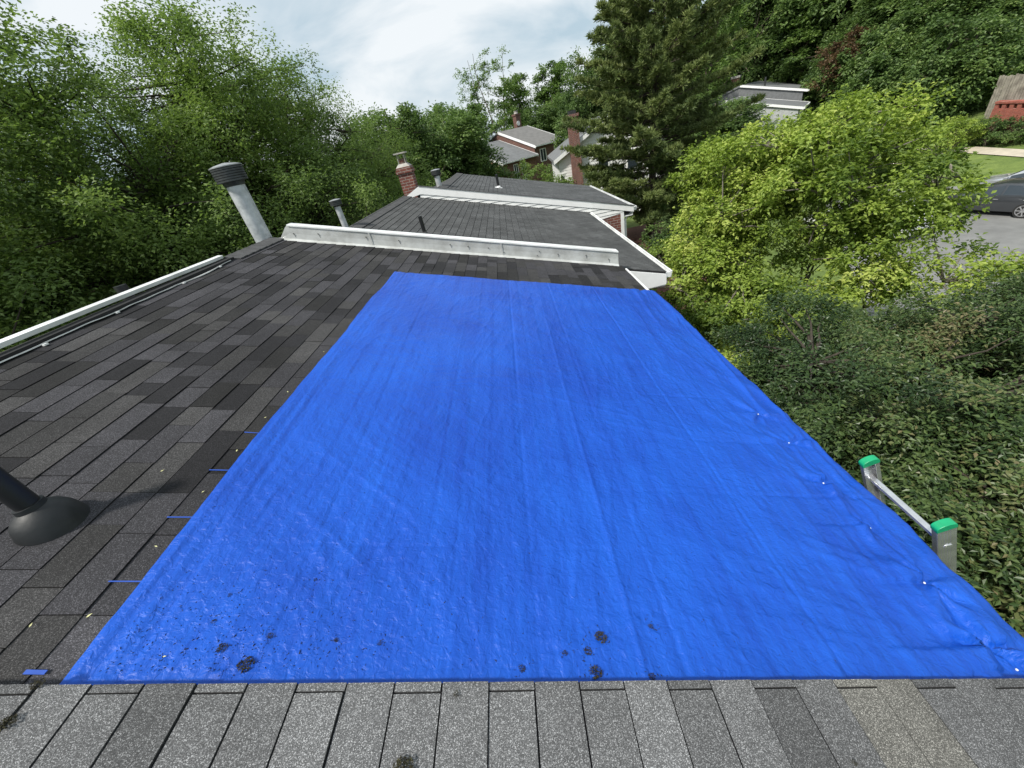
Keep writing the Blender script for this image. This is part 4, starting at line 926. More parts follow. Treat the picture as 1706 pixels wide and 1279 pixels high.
def far(src, p, top, rz, sx, label, group=GM):
    """copy of a prototype standing on the ground under point p with its top at height top"""
    b = gh(p[0], p[1]); h0 = {'dark_tree': 10.6, 'green_tree': 11.0, 'wispy_tree': 18.5, 'bushy_tree': 5.0}[src.name]
    sz = (top - b) / h0
    return copy_tree(src, (p[0], p[1], b), rz, (sx, sx, sz), label, group)
far(pA, (-3.691, 32.793, 0.297), 2.6, 1.1, 1.15, 'dark tree standing behind the farthest roof, right of the brick chimney tree')
far(pA, (-5.971, 35.501, 1.125), 3.6, 2.9, 1.05, 'dark tree with a pointed top on the skyline above the brick chimney')
far(pB, (-11.519, 40.389, 2.217), 2.2, 0.7, 0.9, 'small pale green tree on the skyline between the left group and the chimney')
far(pB, (-13.272, 58.514, 2.535), 3.6, 2.0, 1.2, 'distant green tree low on the skyline above the brick chimney')
far(pB, (-3.008, 59.925, 0.497), 4.6, 3.0, 1.25, 'distant green tree on the skyline left of the wispy tree')
far(pB, (5.208, 83.838, -1.173), 9.0, 4.1, 1.3, 'green tree behind the far house chimney right of the wispy tree')
far(pB, (11.351, 79.191, -1.469), 9.0, 5.0, 1.6, 'green tree on the skyline left of the big pine')
far(pA, (10.611, 44.759, -1.150), 6.0, 0.4, 1.0, 'dark tree partly hidden by the left side of the big pine')
far(pA, (9.438, 73.396, -1.995), 4.6, 0.9, 1.4, 'dark tree right behind the far house chimney')
far(pC, (23.475, 53.037, 2.128), 13.5, 2.2, 1.1, 'loose tall tree rising behind the right side of the big pine')
GR = 'woodland trees on the hill at right'
pD = proto(24, M['leaf_dark'], 5.0, 2.2, 150, 170, (0.20, 0.13), 'bush', 'bushy_tree', 'low bushy evergreen at the top of the lawn left of the plank fence', (36.239, 34.449, -4.308), 'bushy evergreens above the lawn')
hl = [((35.114, 69.649, 2.651), 13.0, pB, 1.8, 'hill tree directly right of the pine top'), ((37.982, 63.509, 1.263), 17.5, pA, 1.9, 'dark hill tree above the far right house'), ((45.720, 65.648, 0.699), 22, pB, 2.1, 'tall hill tree above the russet tree'),
      ((44.339, 56.728, 0.221), 19, pA, 2.0, 'hill tree right of the russet tree, mid height'), ((51.485, 58.594, -0.306), 23, pB, 2.2, 'tall hill tree at the upper right skyline'), ((48.654, 50.327, -1.117), 20, pA, 2.1, 'dark hill tree behind the lawn at upper right'),
      ((53.600, 51.020, -1.469), 24, pB, 2.2, 'tall hill tree in the top right corner'), ((49.562, 43.584, -2.820), 20, pA, 2.0, 'dark hill tree behind the plank fence'), ((47.813, 85.545, 3.184), 19, pA, 2.5, 'far hill tree filling the gap right of the pine'),
      ((59.909, 80.068, 3.095), 30, pB, 2.8, 'far hill tree high behind the russet tree'), ((66.094, 72.357, 1.832), 32, pA, 2.9, 'far hill tree closing the upper right corner'), ((60.241, 92.038, 3.493), 32, pB, 2.8, 'farthest hill tree above the far right house'),
      ((70.248, 65.431, -0.348), 33, pB, 2.8, 'far hill tree at the right photo edge'), ((39.421, 45.233, -2.406), 6.5, pA, 1.35, 'lower dark tree behind the lime tree top'), ((37.359, 38.991, -3.539), 3.6, pA, 1.2, 'low dark tree beside the lawn, left of the plank fence'),
      ((40.741, 39.864, -3.905), 5.0, pA, 1.25, 'low dark tree touching the left end of the plank fence'), ((39.123, 48.098, -3.009), 5.2, pA, 1.2, 'low dark tree right of the russet tree'), ((32.590, 64.202, 0.472), 6.0, pB, 1.3, 'bushy tree at the left end of the far right house'),
      ((37.080, 57.001, -0.011), 7.0, pB, 1.3, 'bushy green tree right behind the far right house roof'), ((24.544, 61.267, 0.461), 9.0, pA, 1.4, 'dark tree seen behind the middle of the pine'), ((18.400, 59.207, 0.232), 9.0, pB, 1.4, 'green tree seen behind the left of the pine'), ((19.098, 39.639, -2.042), -0.6, pA, 1.1, 'dark tree between the pine and the far right house'), ((17.921, 44.529, -1.598), 0.5, pA, 1.1, 'dark tree hiding behind the lower right pine boughs')]
for i, (p, sx, lb) in enumerate([((34.073, 33.809, -4.674), 1.2, 'bushy evergreen at the lawn edge, right above the golden shrub'), ((33.898, 35.383, -4.939), 1.3, 'bushy evergreen just behind the right top of the lime tree'), ((34.716, 38.714, -4.938), 1.4, 'bushy evergreen behind the highest twigs of the lime tree'), ((34.418, 41.610, -4.507), 1.4, 'bushy evergreen below the russet tree'), ((35.092, 46.179, -4.392), 1.3, 'bushy evergreen right of the far right house'), ((38.836, 40.346, -4.124), 1.7, 'big bushy evergreen in the second row above the lawn'), ((41.924, 40.080, -3.905), 1.7, 'big bushy evergreen behind the left end of the plank fence'), ((43.170, 38.734, -3.493), 1.8, 'big bushy evergreen rising over the plank fence at the photo edge'), ((41.084, 46.434, -4.289), 1.9, 'big bushy evergreen between the russet tree and the lawn trees'), ((40.877, 56.825, -1.924), 2.0, 'big bushy evergreen behind the russet tree')]):
    b = gh(p[0], p[1]); copy_tree(pD, (p[0], p[1], b - 0.2), i * 1.7, sx, lb, 'bushy evergreens above the lawn')
for i, (p, top, src, sx, lb) in enumerate(hl): far(src, p, top, 1.3 * i, sx, lb, GR)
mr = make_tree('russet_tree', (*(33.670, 44.748, -2.976)[:2], gh(*(33.670, 44.748, -2.976)[:2])), [((0, 0, 4.6), (2.3, 2.3, 2.0)), ((1.0, 0.6, 3.6), (2.0, 2.0, 1.6)), ((-1.2, -0.5, 3.4), (1.8, 1.8, 1.6))], 110, 100, (0.22, 0.14), (M['bark'], M['leaf_red']), 61, 0.7, 0.2, label='russet brown rounded tree between the far right house and the lawn', group=None)
yb = make_tree('shrub', (*(2.153, 33.932, -2.954)[:2], -7.0), [((0, 0, 3.4), (2.6, 2.2, 1.9)), ((-1.6, 0, 2.6), (1.6, 1.6, 1.6)), ((1.6, 0, 2.8), (1.7, 1.6, 1.7))], 120, 130, (0.15, 0.09), (M['bark'], M['leaf_far']), 62, 0.5, 0.12, multi=3, label='olive green leafy tree in front of the far brick houses', tonebias=0.3)

# --- the big pine
def make_pine(base, H, seed):
    rs = np.random.RandomState(seed); root = empty('pine_tree', base)
    tag(root, 'big dark pine with layered boughs behind the farthest roof of the row', 'tree')
    trunk = curve((0, 0, -0.3), (0.3, 0, H), (0.25, 0.1, 0), rs, 14, 0.01); paths = [(trunk, np.linspace(0.26, 0.03, 14))]
    P = []; D = []; Tn = []
    z = 1.6
    while z < H - 0.3:
        f = (z - 2.2) / (H - 2.2); nb = 6 if f < 0.8 else 5
        reach = (5.5 * (1 - f) ** 0.8 + 0.5) * (0.72 + 0.28 * min(1, f * 5))
        a0 = rs.rand() * 6.28
        for k in range(nb):
            a = a0 + k * 6.28 / nb + rs.randn() * 0.25; Lb = reach * rs.uniform(0.62, 1.12)
            j = np.interp(z, trunk[:, 2], np.arange(14)); st = np.array([np.interp(j, np.arange(14), trunk[:, q]) for q in range(3)])
            rise = rs.uniform(0.02, 0.22) + 0.30 * f; tip = st + np.array((math.cos(a) * Lb, math.sin(a) * Lb, Lb * rise))
            br = curve(st, tip, (0, 0, -0.10 * Lb), rs, 9, 0.05); paths.append((br, np.linspace(0.05 * (1 - 0.5 * f) + 0.01, 0.008, 9)))
            tn = rs.uniform(-0.15, 0.2)
            nt_ = int(10 + Lb * 9)
            for q in range(nt_):
                t = rs.uniform(0.28, 1.0); s_ = t * 8; i0 = min(int(s_), 7); p0 = br[i0] * (1 - (s_ - i0)) + br[i0 + 1] * (s_ - i0)
                sl = (0.30 + 0.75 * (1 - t)) * min(1.0, Lb / 3 + .3); sa = a + rs.choice([-1, 1]) * rs.uniform(0.5, 1.3) if t < 0.93 else a
                p1 = p0 + np.array((math.cos(sa), math.sin(sa), rs.uniform(0.05, 0.38))) * sl * rs.uniform(0.5, 1.2)
                if q % 3 == 0: paths.append((np.array([p0, (p0 + p1) / 2 + (0, 0, -.02), p1]), np.array([0.014, 0.010, 0.004])))
                for w_ in range(3):
                    tt = rs.uniform(0.35, 1.0); P.append(p0 + (p1 - p0) * tt + rs.randn(3) * 0.04); D.append(unit((p1 - p0) + np.array((0, 0, 0.25)))); Tn.append(tn)
        z += rs.uniform(0.30, 0.48)
    P = np.array(P); D = np.array(D); Tn = np.array(Tn); k = 9
    c = np.repeat(P, k, 0); d = unit(np.repeat(D, k, 0) * 0.55 + unit(rs.randn(len(c), 3)) * 0.95 + np.array((0, 0, 0.35)))
    up = unit(rs.randn(len(c), 3)); tone = np.clip(0.38 + np.repeat(Tn, k) + rs.randn(len(c)) * 0.14, 0, 1)
    V, F, T = leaves(c, d, up, 0.26, 0.055, rs, tone, 0.05)
    Vt, Ft = tube_np(paths, 6); npmesh('trunk', Vt, Ft, M['barkpine'], root, smooth=True)
    npmesh('crown', V, F, M['needle'], root, attrs={'tone': T}); print('pine tufts', len(P))
    return root
pz = (7.855, 25.414, -6.991)
make_pine((pz[0] + 0.8, pz[1], -7.0), 16.5, 5)

# --- lime green tree by the car park side
YB = (5.75, 8.1)
yl = [((0.0, 0.3, 4.9), (1.7, 1.7, 1.6)), ((-0.6, 1.5, 4.6), (1.4, 1.4, 1.7)), ((0.8, -0.1, 5.1), (1.3, 1.2, 1.2)), ((1.0, 1.2, 5.5), (1.2, 1.2, 0.9)), ((0.5, 0.7, 5.65), (1.4, 1.4, 0.7)), ((-0.8, 1.3, 5.3), (1.2, 1.2, 0.8)), ((1.9, 0.3, 5.3), (0.85, 0.85, 0.8)), ((1.4, -0.6, 4.9), (0.9, 0.9, 0.8)), ((-1.1, 0.2, 3.7), (1.4, 1.3, 1.5)), ((0.2, -1.2, 3.4), (1.5, 1.2, 0.9)), ((1.8, -2.0, 3.6), (1.4, 1.1, 0.45)),
      ((1.1, -0.9, 4.3), (1.0, 0.9, 0.8)), ((-1.3, -0.9, 2.9), (1.3, 1.2, 1.1)), ((-1.9, 0.6, 3.3), (1.1, 1.2, 1.2)), ((-0.2, 1.9, 3.2), (1.2, 1.2, 1.3))]
make_tree('lime_tree', (YB[0], YB[1], -7.0), yl, 640, 190, (0.082, 0.050), (M['barkpale'], M['leaf_yellow']), 31, 0.36, 0.11, 0.65, 4, 'bright yellow green tree standing between the roof eave and the parked cars', 'tree', None, 6, droop=0.2, bias=2.2, toneamp=0.65, stemtop=0.82)
# --- dark glossy tree under the ladder side
cl = [((0.0, 0.2, 3.15), (1.9, 1.9, 1.1)), ((-1.4, 0.3, 3.3), (1.2, 1.5, 1.15)), ((-1.0, 1.5, 3.45), (1.1, 1.1, 1.0)), ((1.4, -0.4, 3.45), (1.8, 1.7, 1.0)), ((-0.9, -1.6, 2.9), (1.3, 1.3, 1.2)), ((0.5, 1.4, 3.3), (1.6, 1.2, 0.9)), ((1.0, -2.2, 3.0), (1.8, 1.4, 1.1)),
      ((2.8, 0.8, 3.25), (1.8, 1.8, 0.95)), ((1.2, 1.7, 3.2), (1.5, 1.1, 0.75)), ((3.0, -1.5, 3.2), (1.6, 1.6, 0.95)), ((-0.3, -0.5, 3.75), (0.7, 0.7, 0.6)), ((1.3, 0.7, 3.85), (0.8, 0.7, 0.5)), ((-1.0, -1.75, 3.3), (0.9, 0.8, 0.7)), ((-0.3, -1.6, 3.4), (0.9, 0.8, 0.6)), ((-0.9, -2.5, 3.1), (1.0, 0.8, 0.8)), ((-1.1, -1.2, 3.6), (0.75, 0.75, 0.42)), ((-0.5, -1.3, 3.7), (0.75, 0.75, 0.42)), ((-1.2, -0.6, 3.65), (0.7, 0.7, 0.42))]
make_tree('dark_tree', (4.35, 2.7, -6.7), cl, 1650, 300, (0.050, 0.024), (M['barkdark'], M['leaf_crape']), 41, 0.26, 0.09, 0.6, 4, 'dark small leaved tree filling the right side beside the ladder', 'tree', None, 12, droop=0.0, bias=2.0, stemtop=0.40, limbbend=-0.22, toneamp=0.7, tonebias=-0.02)

# low dark shrubs; those near the eaves are added to deepen the shaded gap
for i, (x, y, r, lb) in enumerate([(3.0, 5.3, 1.0, 'added dark shrub standing in for the deep shade between tarp eave and dark tree'), (3.5, 7.4, 1.1, 'added dark shrub standing in for shade under the left side of the lime tree'), (4.4, 10.2, 1.1, 'added dark shrub standing in for shade below the corner gutter of the middle townhouse'), (5.2, 5.8, 1.2, 'added dark shrub standing in for ground shade below the lime tree trunk'), (9.6, 22.6, 1.7, 'dark bushy evergreen at the foot of the big pine, right side'), (7.4, 20.0, 1.3, 'low dark evergreen bush in front of the pine trunk')]):
    h = r * 1.5
    make_tree('shrub', (x, y, -7.0), [((0, 0, h * .55), (r, r, h * .5)), ((r * .4, r * .3, h * .45), (r * .8, r * .8, h * .4))], 70, 90, (0.12, 0.07), (M['bark'], M['leaf_dark']), 700 + i, 0.3, 0.06, multi=3, label=lb, cat='shrub', group='dark shrubs below the eaves', tonebias=-0.1)
# backing woodland behind the left group
for i, (px, R, top, lb) in enumerate([(20, 30, 2.0, 'background tree behind the far left tree'), (120, 34, 2.6, 'background tree seen through gaps at the left, second'), (215, 32, 1.6, 'background tree glimpsed between the second and third left trees'), (300, 36, 2.4, 'background tree behind the tallest left tree'), (390, 33, 1.6, 'background tree directly behind the large metal flue'), (470, 36, 2.0, 'background tree behind the right end of the left group'), (545, 34, 1.4, 'background tree behind the small round capped flue'), (600, 37, 1.6, 'background tree left of the brick chimney')]):
    q = {20: (-23.347, 18.839, -0.010), 120: (-25.015, 23.027, -0.398), 215: (-21.808, 23.419, -0.471), 300: (-22.375, 28.202, -0.564), 390: (-17.871, 27.742, -0.259), 470: (-16.622, 31.933, -0.254), 545: (-12.803, 31.497, -0.166), 600: (-11.493, 35.170, -0.305)}[px]
    far([pA, pB][i % 2], q, top, i * 1.1, 1.5, lb, 'background trees behind the left group')

# ------------------------------------------------------------------ distant houses
def far_unit(root, x0, x1, dep, zr, drop, zg, mat, roofm, wins=(), back=True, rb=0.26):
    """local frame: x along the ridge, -y down the front slope; ridge at y=0"""
    m = MB(); th = 0.16; s = drop / dep
    m.prism([(x0, 0, zr), (x0, -dep, zr - drop), (x0, -dep, zr - drop - th), (x0, 0, zr - th), (x0, dep, zr - drop - th), (x0, dep, zr - drop)][:4], (x1 - x0, 0, 0))
    r = m.build('roof', roofm, root)
    m = MB(); m.prism([(x0, 0.001, zr), (x0, 0.001, zr - th), (x0, dep, zr - drop - th), (x0, dep, zr - drop)], (x1 - x0, 0, 0)); m.build('back_roof', roofm, root)
    m = MB()
    for xx in (x0 - 0.04, x1 + 0.001):
        m = MB(); m.prism([(xx, -0.0, zr + 0.02), (xx, -dep - 0.02, zr - drop + 0.02), (xx, -dep - 0.02, zr - drop - rb), (xx, 0.0, zr - rb)], (0.039, 0, 0)); m.build('rake_board', M['trim'], root)
    m = MB(); m.box((x0, -dep - 0.13, zr - drop - 0.14), (x1, -dep - 0.003, zr - drop - 0.02)); m.build('gutter', M['white'], root)
    m = MB(); i = 0.35; m.prism([(x0 + .1, -dep + i, zg), (x0 + .1, dep - i, zg), (x0 + .1, dep - i, zr - drop + s * i - th - .01), (x0 + .1, 0, zr - th - .01), (x0 + .1, -dep + i, zr - drop + s * i - th - .01)], (x1 - x0 - .2, 0, 0)); m.build('wall', mat, root)
    for (wx, wz, ww, wh) in wins:
        y = -dep + i; f = MB()
        for a, b, c, d in ((-ww, -wh, ww, -wh + .08), (-ww, wh - .08, ww, wh), (-ww, -wh + .08, -ww + .08, wh - .08), (ww - .08, -wh + .08, ww, wh - .08), (-.03, -wh + .08, .03, wh - .08)): f.box((wx + a, y - .06, wz + b), (wx + c, y + .02, wz + d))
        fr = f.build('window', M['trim'], root); g = MB(); g.box((wx - ww + .08, y - .03, wz - wh + .08), (wx + ww - .08, y - .012, wz + wh - .08)); g.build('pane', M['glass'], fr)
    return r
M['farroof'] = plain('grey_shingle_roof', (0.16, 0.165, 0.17), 0.9, 0, 0.1, 2.0, 0.3, 12)
M['farroof2'] = plain('brown_grey_shingle_roof', (0.17, 0.165, 0.16), 0.9, 0, 0.1, 2.0, 0.3, 12)
GH = 'distant houses'
ha = empty('brick_house', (0.36, 59.3, -7.0), 0.648); tag(ha, 'far brick house with white edged grey roof and chimney, upper of the two joined roofs', 'house', GH)
far_unit(ha, 0, 5.2, 6.9, 8.2, 2.35, 0, M['brickdark'], M['farroof2'], [(3.9, 4.7, 0.55, 0.75), (1.4, 4.7, 0.5, 0.7), (3.9, 2.0, 0.55, 0.75)])
m = MB(); m.box((4.3, 1.0, 5.0), (5.1, 1.7, 9.6)); c = m.build('chimney', M['brickdark'], ha); m = MB(); m.box((4.22, 0.92, 9.601), (5.18, 1.78, 9.8)); m.build('corbel', M['brickdark'], c); m = MB(); m.tube([(4.7, 1.35, 9.8), (4.7, 1.35, 10.0), (4.7, 1.35, 10.15)], [.3, .25, .3], 10); m.build('chimney_cap', M['concrete'], c)
m = MB(); m.tube([(4.45, 0.86, 8.7), (4.45, 0.80, 8.7)], 0.28, 14); m.build('dish', M['white'], c)
m = MB(); m.box((5.0, -7.1, 0), (5.1, -6.95, 5.6)); m.build('downspout', M['white'], ha)
hb_ = empty('brick_house', (0.36 - 5.6 * math.cos(.648), 59.3 - 5.6 * math.sin(.648), -7.0), 0.648); tag(hb_, 'far brick house joined on the left, its lower plain grey roof partly behind trees', 'house', GH)
far_unit(hb_, 0, 5.55, 7.2, 7.3, 2.35, 0, M['brick'], M['farroof'], [(2.1, 3.6, 0.35, 0.95), (3.3, 3.6, 0.35, 0.95)])
m = MB(); m.tube([(2.6, -0.6, 6.6), (2.6, -0.6, 8.1)], 0.14, 10); m.build('vent_pipe', M['white'], hb_)
# white sided gable house behind the pine
hg = empty('white_house', (8.4, 33.4, -7.0), -0.06); tag(hg, 'white sided house with tall brick chimney mostly hidden by the big pine', 'house', GH)
m = MB(); hw = 4.0
m.prism([(-hw, 0, 0), (hw, 0, 0), (hw, 0, 5.0), (0, 0, 7.0), (-hw, 0, 5.0)], (0, 9, 0)); m.build('wall', M['siding'], hg)
m = MB(); z = 7.0; lap = 0.20
while z > 0.4:
    za, zb = z, z - lap + 0.012
    f = lambda q: hw if q < 5.0 else hw * (7.0 - q) / 2.0
    m.add([(-f(za), -0.012, za), (f(za), -0.012, za), (f(zb), -0.03, zb), (-f(zb), -0.03, zb)], [(3, 2, 1, 0)])
    z -= lap
m.build('siding', M['siding'], hg)
for sx in (-1, 1):
    m = MB(); m.prism([(0, -0.3, 7.02), (sx * (hw + .35), -0.3, 4.84), (sx * (hw + .35), -0.3, 5.02), (0, -0.3, 7.2)], (0, 9.6, 0)); m.build('roof', M['farroof'], hg)
    m = MB(); m.prism([(0, -0.34, 6.95), (sx * (hw + .37), -0.34, 4.76), (sx * (hw + .37), -0.34, 5.03), (0, -0.34, 7.22)], (0, 0.038, 0)); m.build('rake_board', M['trim'], hg)
m = MB(); m.box((-3.05, -0.55, 0), (-2.30, -0.04, 7.5)); c = m.build('chimney', M['brick'], hg); m = MB(); m.box((-3.12, -0.62, 7.501), (-2.23, 0.03, 7.68)); m.build('corbel', M['brick'], c); m = MB(); m.box((-2.95, -0.5, 7.681), (-2.4, -0.1, 7.9)); m.build('chimney_cap', M['capdark'], c)
for wx in (-0.6, 1.6):
    f = MB(); ww, wh, wz = .45, .7, 4.0
    for a, b, c_, d in ((-ww, -wh, ww, -wh + .08), (-ww, wh - .08, ww, wh), (-ww, -wh + .08, -ww + .08, wh - .08), (ww - .08, -wh + .08, ww, wh - .08)): f.box((wx + a, -.09, wz + b), (wx + c_, -.02, wz + d))
    fr = f.build('window', M['trim'], hg); g = MB(); g.box((wx - ww + .08, -.06, wz - wh + .08), (wx + ww - .08, -.04, wz + wh - .08)); g.build('pane', M['glass'], fr)
# far right pair
M['sidinggrey'] = plain('grey_siding', (0.45, 0.46, 0.46), 0.6)
M['sidingdark'] = plain('dark_grey_siding', (0.16, 0.165, 0.17), 0.6)  # even dark grey wall colour of the far right house
hc = empty('grey_house', (25.8, 48.6, gh(27, 48)), 0.92); zg = -gh(27, 48); tag(hc, 'far right house with flat looking grey roof above the lime tree', 'house', GH)
far_unit(hc, 0, 18.0, 5.9, zg + 0.05, 1.6, 0, M['sidingdark'], M['farroof'], [(1.8, zg - 2.6, .5, .7), (4.6, zg - 2.6, .5, .7)], rb=.17)
m = MB(); m.box((0.1, -6.5 + .9, zg - 2.2), (0.5, -5.9 + .6, zg - 1.9))
m = MB(); m.tube([(1.8, -2.0, zg - 0.7), (1.8, -2.0, zg + 0.25)], 0.09, 8); m.build('vent_pipe', M['capdark'], hc)
m = MB(); m.box((2.0, 0.5, zg - 2), (2.7, 1.2, zg + 0.75)); c = m.build('chimney', M['brick'], hc); m = MB(); m.box((1.92, 0.42, zg + .751), (2.78, 1.28, zg + .95)); m.build('corbel', M['concrete'], c)
hd = empty('grey_house', (25.8 - 6.5 * math.cos(.92), 48.6 - 6.5 * math.sin(.92), gh(24, 44)), 0.92); zg2 = -gh(24, 44); tag(hd, 'lower grey roofed house with white trim between the big pine and the lime tree', 'house', GH)
far_unit(hd, 0, 6.4, 6.2, zg2 - 0.9, 1.7, 0, M['sidinggrey'], M['farroof'], [(2.0, zg2 - 3.6, .5, .7), (4.6, zg2 - 3.6, .5, .7)], rb=.17)

# ------------------------------------------------------------------ fence, brick wall, hedges on the rise
f0, f1 = Vector((33.0, 30.0)), Vector((33.9, 16.0)); fd = (f1 - f0).normalized(); fn = Vector((fd.y, -fd.x))
fr = empty('brick_wall', (f0.x, f0.y, gh(f0.x, f0.y))); tag(fr, 'low red brick wall with openwork top courses below the plank fence', 'wall')
def P3(s_, o_, z): p = f0 + fd * s_ - fn * o_; return (p.x, p.y, gh(p.x, p.y) + z)
Lw = (f1 - f0).length; m = MB()
def seg(m, a, b, o0, o1, z0, z1):
    m.hexa([P3(a, o0, z0), P3(b, o0, z0), P3(b, o1, z0), P3(a, o1, z0), P3(a, o0, z1), P3(b, o0, z1), P3(b, o1, z1), P3(a, o1, z1)])
zf_ = [gh(*(f0 + fd * q)) for q in np.linspace(0, Lw, 30)]
step = Lw / 6
for k in range(6): seg(m, k * step, (k + 1) * step - 0.002, 0, 0.25, -0.5, 0.75)
m.build('wall_base', M['brickred'], fr)
m = MB()
for k in range(int(Lw / 0.42)): seg(m, k * 0.42 + 0.02, k * 0.42 + 0.24, 0.02, 0.23, 0.751, 1.05)
m.build('openwork', M['brickred'], fr)
m = MB(); seg(m, 0, Lw, -0.03, 0.28, 1.051, 1.16); m.build('coping', M['brickred'], fr)
inv = Matrix.Translation(fr.location).inverted()
for o in fr.children: o.matrix_parent_inverse = inv
pf_ = empty('plank_fence', (f0.x + 1, f0.y + 1, gh(f0.x + 1, f0.y + 1))); tag(pf_, 'weathered grey vertical plank fence above the red brick wall', 'fence')
m = MB(); rs = np.random.RandomState(4)
for k in range(int(Lw / 0.15)): seg(m, k * 0.15 - 0.7, k * 0.15 - 0.575, 0.40 + rs.uniform(-.012, .012), 0.43, 0.1, 2.45 + rs.uniform(-.05, .05))
m.build('boards', M['wood'], pf_)
for z in (0.8, 2.1): m = MB(); seg(m, -0.7, Lw, 0.445, 0.50, z, z + 0.1); m.build('rail', M['wood'], pf_)
inv = Matrix.Translation(pf_.location).inverted()
for o in pf_.children: o.matrix_parent_inverse = inv
def hedge(p, r, h, mat, lb, seed, n=70, name='hedge', leaf=(0.10, 0.06), tb=0.0, rz=0.0):
    c, s_ = math.cos(rz), math.sin(rz)
    o = make_tree(name, (p[0], p[1], gh(p[0], p[1])), [((0, 0, h * .55), (r[0], r[1], h * .5)), ((r[0] * .5, 0, h * .5), (r[0] * .7, r[1] * .9, h * .45)), ((-r[0] * .5, 0, h * .5), (r[0] * .7, r[1] * .9, h * .45))], n, 90, leaf, (M['bark'], mat), seed, 0.28, 0.05, multi=3, label=lb, cat='shrub', tonebias=tb)
    o.rotation_euler = (0, 0, rz); return o
hedge((29.433, 26.287, -6.200), (2.0, 0.8), 1.3, M['leaf_dark'], 'clipped dark hedge beside the pale path on the rise', 801, 90, rz=-1.2)
hedge((30.589, 25.949, -5.800), (1.9, 0.8), 0.9, M['leaf_red'], 'loose purplish brown shrub in front of the red brick wall', 802, 90, 'shrub', rz=-1.4)
hedge((31.075, 28.811, -5.800), (0.9, 0.7), 0.9, M['leaf_far'], 'small yellow green shrub left of the purplish shrub', 803, 50, 'shrub', tb=.3)
hedge((27.874, 27.097, -6.300), (1.1, 1.0), 1.9, M['leaf_yellow'], 'golden yellow shrub seen at the right top of the lime tree', 804, 70, 'shrub', tb=.1)

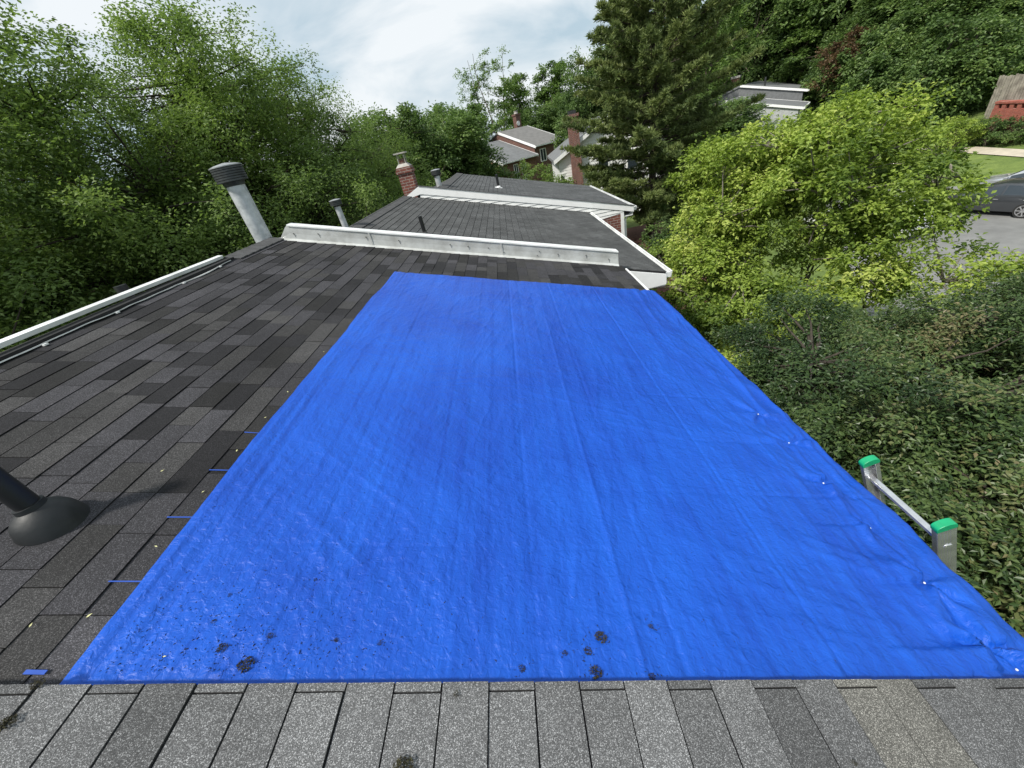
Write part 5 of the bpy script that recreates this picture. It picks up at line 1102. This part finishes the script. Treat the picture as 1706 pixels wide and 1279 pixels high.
# ------------------------------------------------------------------ cars
def make_car(loc, rz, bodymat, label, group='parked cars', van=0.0):
    root = empty('parked_car', loc, rz); tag(root, label, 'car', group)
    # stations: x, half width, sill z, belt z, roof z (0 = bonnet), roof half width
    S = [(2.30, 0.55, .42, .62, .66, .50), (2.22, 0.74, .28, .70, .76, .66), (1.9, 0.86, .24, .78, .84, .72), (1.35, 0.89, .24, .86, .93, .76), (1.05, 0.89, .24, .90, 0.98, .76), (0.35, 0.90, .24, .93, 1.40, .62), (-0.2, 0.90, .24, .95, 1.50, .62),
         (-1.0, 0.90, .24, .97, 1.49, .61), (-1.75, 0.89, .24, 1.0, 1.38, .58), (-2.15, 0.86, .26, 1.0, 1.02, .66), (-2.30, 0.74, .34, .85, .88, .6)]
    if van: S = [(a, b, c, d, (e + van * (1 if e > 1.3 else 0)), f) for a, b, c, d, e, f in S]
    V = []; n = 10
    for x, hw, sz, bz, rz_, rw in S:
        V += [(x, -hw * .92, sz), (x, -hw, (sz + bz) / 2), (x, -hw * .985, bz), (x, -rw, rz_ - .04), (x, -rw * .6, rz_), (x, rw * .6, rz_), (x, rw, rz_ - .04), (x, hw * .985, bz), (x, hw, (sz + bz) / 2), (x, hw * .92, sz)]
    F = []
    for i in range(len(S) - 1):
        for k in range(n): F.append((i * n + k, i * n + (k + 1) % n, (i + 1) * n + (k + 1) % n, (i + 1) * n + k))
    F.append(tuple(range(n))); F.append(tuple(range((len(S) - 1) * n, len(S) * n))[::-1])
    m = MB(); m.add(V, F); b = m.build('body', bodymat, root, True)
    # side windows : quads on the glasshouse, set 6 mm proud
    def gp(i0, i1, t, u, sgn):   # interpolate station, u 0 belt .. 1 roof edge
        a, c = S[i0], S[i1]; x = a[0] + (c[0] - a[0]) * t
        hw = (a[1] + (c[1] - a[1]) * t) * .985; bz = a[3] + (c[3] - a[3]) * t; rz_ = a[4] + (c[4] - a[4]) * t - .04; rw = a[5] + (c[5] - a[5]) * t
        return (x, sgn * (hw + (rw - hw) * u + .008), bz + (rz_ - bz) * u)
    for sg in (-1, 1):
        for (a, b_) in (((4, 5, .35), (6, 7, .12)), ((6, 7, .22), (7, 8, .25)), ((7, 8, .36), (8, 9, .35))):
            m = MB(); q = [gp(*a[:2], a[2], .08, sg), gp(*b_[:2], b_[2], .08, sg), gp(*b_[:2], b_[2], .86, sg), gp(*a[:2], a[2], .86, sg)]
            m.prism(q, (0, sg * .004, 0)); m.build('side_window', M['glass'], root)
        m = MB(); m.obox((0.85, sg * .98, 1.0), (.06, 0, 0), (0, .09, 0), (0, 0, .06)); m.build('mirror', bodymat, root, False, 0.02)
        for x in (0.1, -0.95): m = MB(); m.obox((x - .3, sg * .905, .80), (.09, 0, 0), (0, .012, 0), (0, 0, .014)); m.build('door_handle', M['rim'], root)
        m = MB(); m.obox((2.16, sg * .66, .66), (.07, 0, 0), (0, .12, 0), (0, 0, .06)); m.build('headlight', M['lamp_clear'], root, False, 0.02)
        m = MB(); m.obox((-2.2, sg * .70, .86), (.06, 0, 0), (0, .10, 0), (0, 0, .10)); m.build('tail_light', M['lamp_red'], root, False, 0.02)
    def xq(i, t, y): a, c = S[i], S[i + 1]; return (a[0] + (c[0] - a[0]) * t, y, a[4] + (c[4] - a[4]) * t + .006)
    m = MB(); m.prism([xq(4, .08, -.60), xq(4, .92, -.50), xq(4, .92, .50), xq(4, .08, .60)], (.003, 0, .004)); m.build('windscreen', M['glass'], root)
    m = MB(); m.prism([xq(8, .12, -.46), xq(8, .85, -.54), xq(8, .85, .54), xq(8, .12, .46)], (-.003, 0, .004)); m.build('rear_window', M['glass'], root)
    for x in (1.42, -1.30):
        for sg in (-1, 1):
            m = MB(); m.tube([(x, sg * .70, .33), (x, sg * .90, .33)], .33, 26); w_ = m.build('wheel', M['tyre'], root, True)
            m = MB(); m.tube([(x, sg * .89, .33), (x, sg * .905, .33)], .07, 12)
            for q in range(7):
                a = q * 2 * math.pi / 7; m.obox((x + math.cos(a) * .13, sg * .905, .33 + math.sin(a) * .13), (math.cos(a) * .10, 0, math.sin(a) * .10), (0, .01, 0), (-math.sin(a) * .022, 0, math.cos(a) * .022))
            m.tube([(x, sg * .899, .33), (x, sg * .908, .33)], [.235, .235], 26) if False else None
            for q in range(26):
                a = q * 2 * math.pi / 26; m.obox((x + math.cos(a) * .235, sg * .905, .33 + math.sin(a) * .235), (-math.sin(a) * .030, 0, math.cos(a) * .030), (0, .012, 0), (math.cos(a) * .012, 0, math.sin(a) * .012))
            m.build('rim', M['rim'], w_)
    return root
pc = (21.085, 17.414, -7.000)
CH = math.atan2(18.67 - 16.0, 21.05 - 21.9)   # nose towards the upper left of the picture
c1 = make_car((21.75, 17.95, -6.99), CH, paint('dark_grey_car_paint', (0.085, 0.09, 0.10), 0.6), 'dark grey car parked nearest, at the right edge of the photo'); c1.scale = (.88, .88, .88)
make_car((24.3, 18.7, -6.99), CH, paint('silver_car_paint', (0.55, 0.57, 0.60), 0.5), 'silver car parked behind the dark grey car, only its roof showing')
make_car((16.3, 18.6, -6.99), CH, paint('white_car_paint', (0.80, 0.80, 0.80), 0.0), 'white car glimpsed through the lower branches of the lime tree')
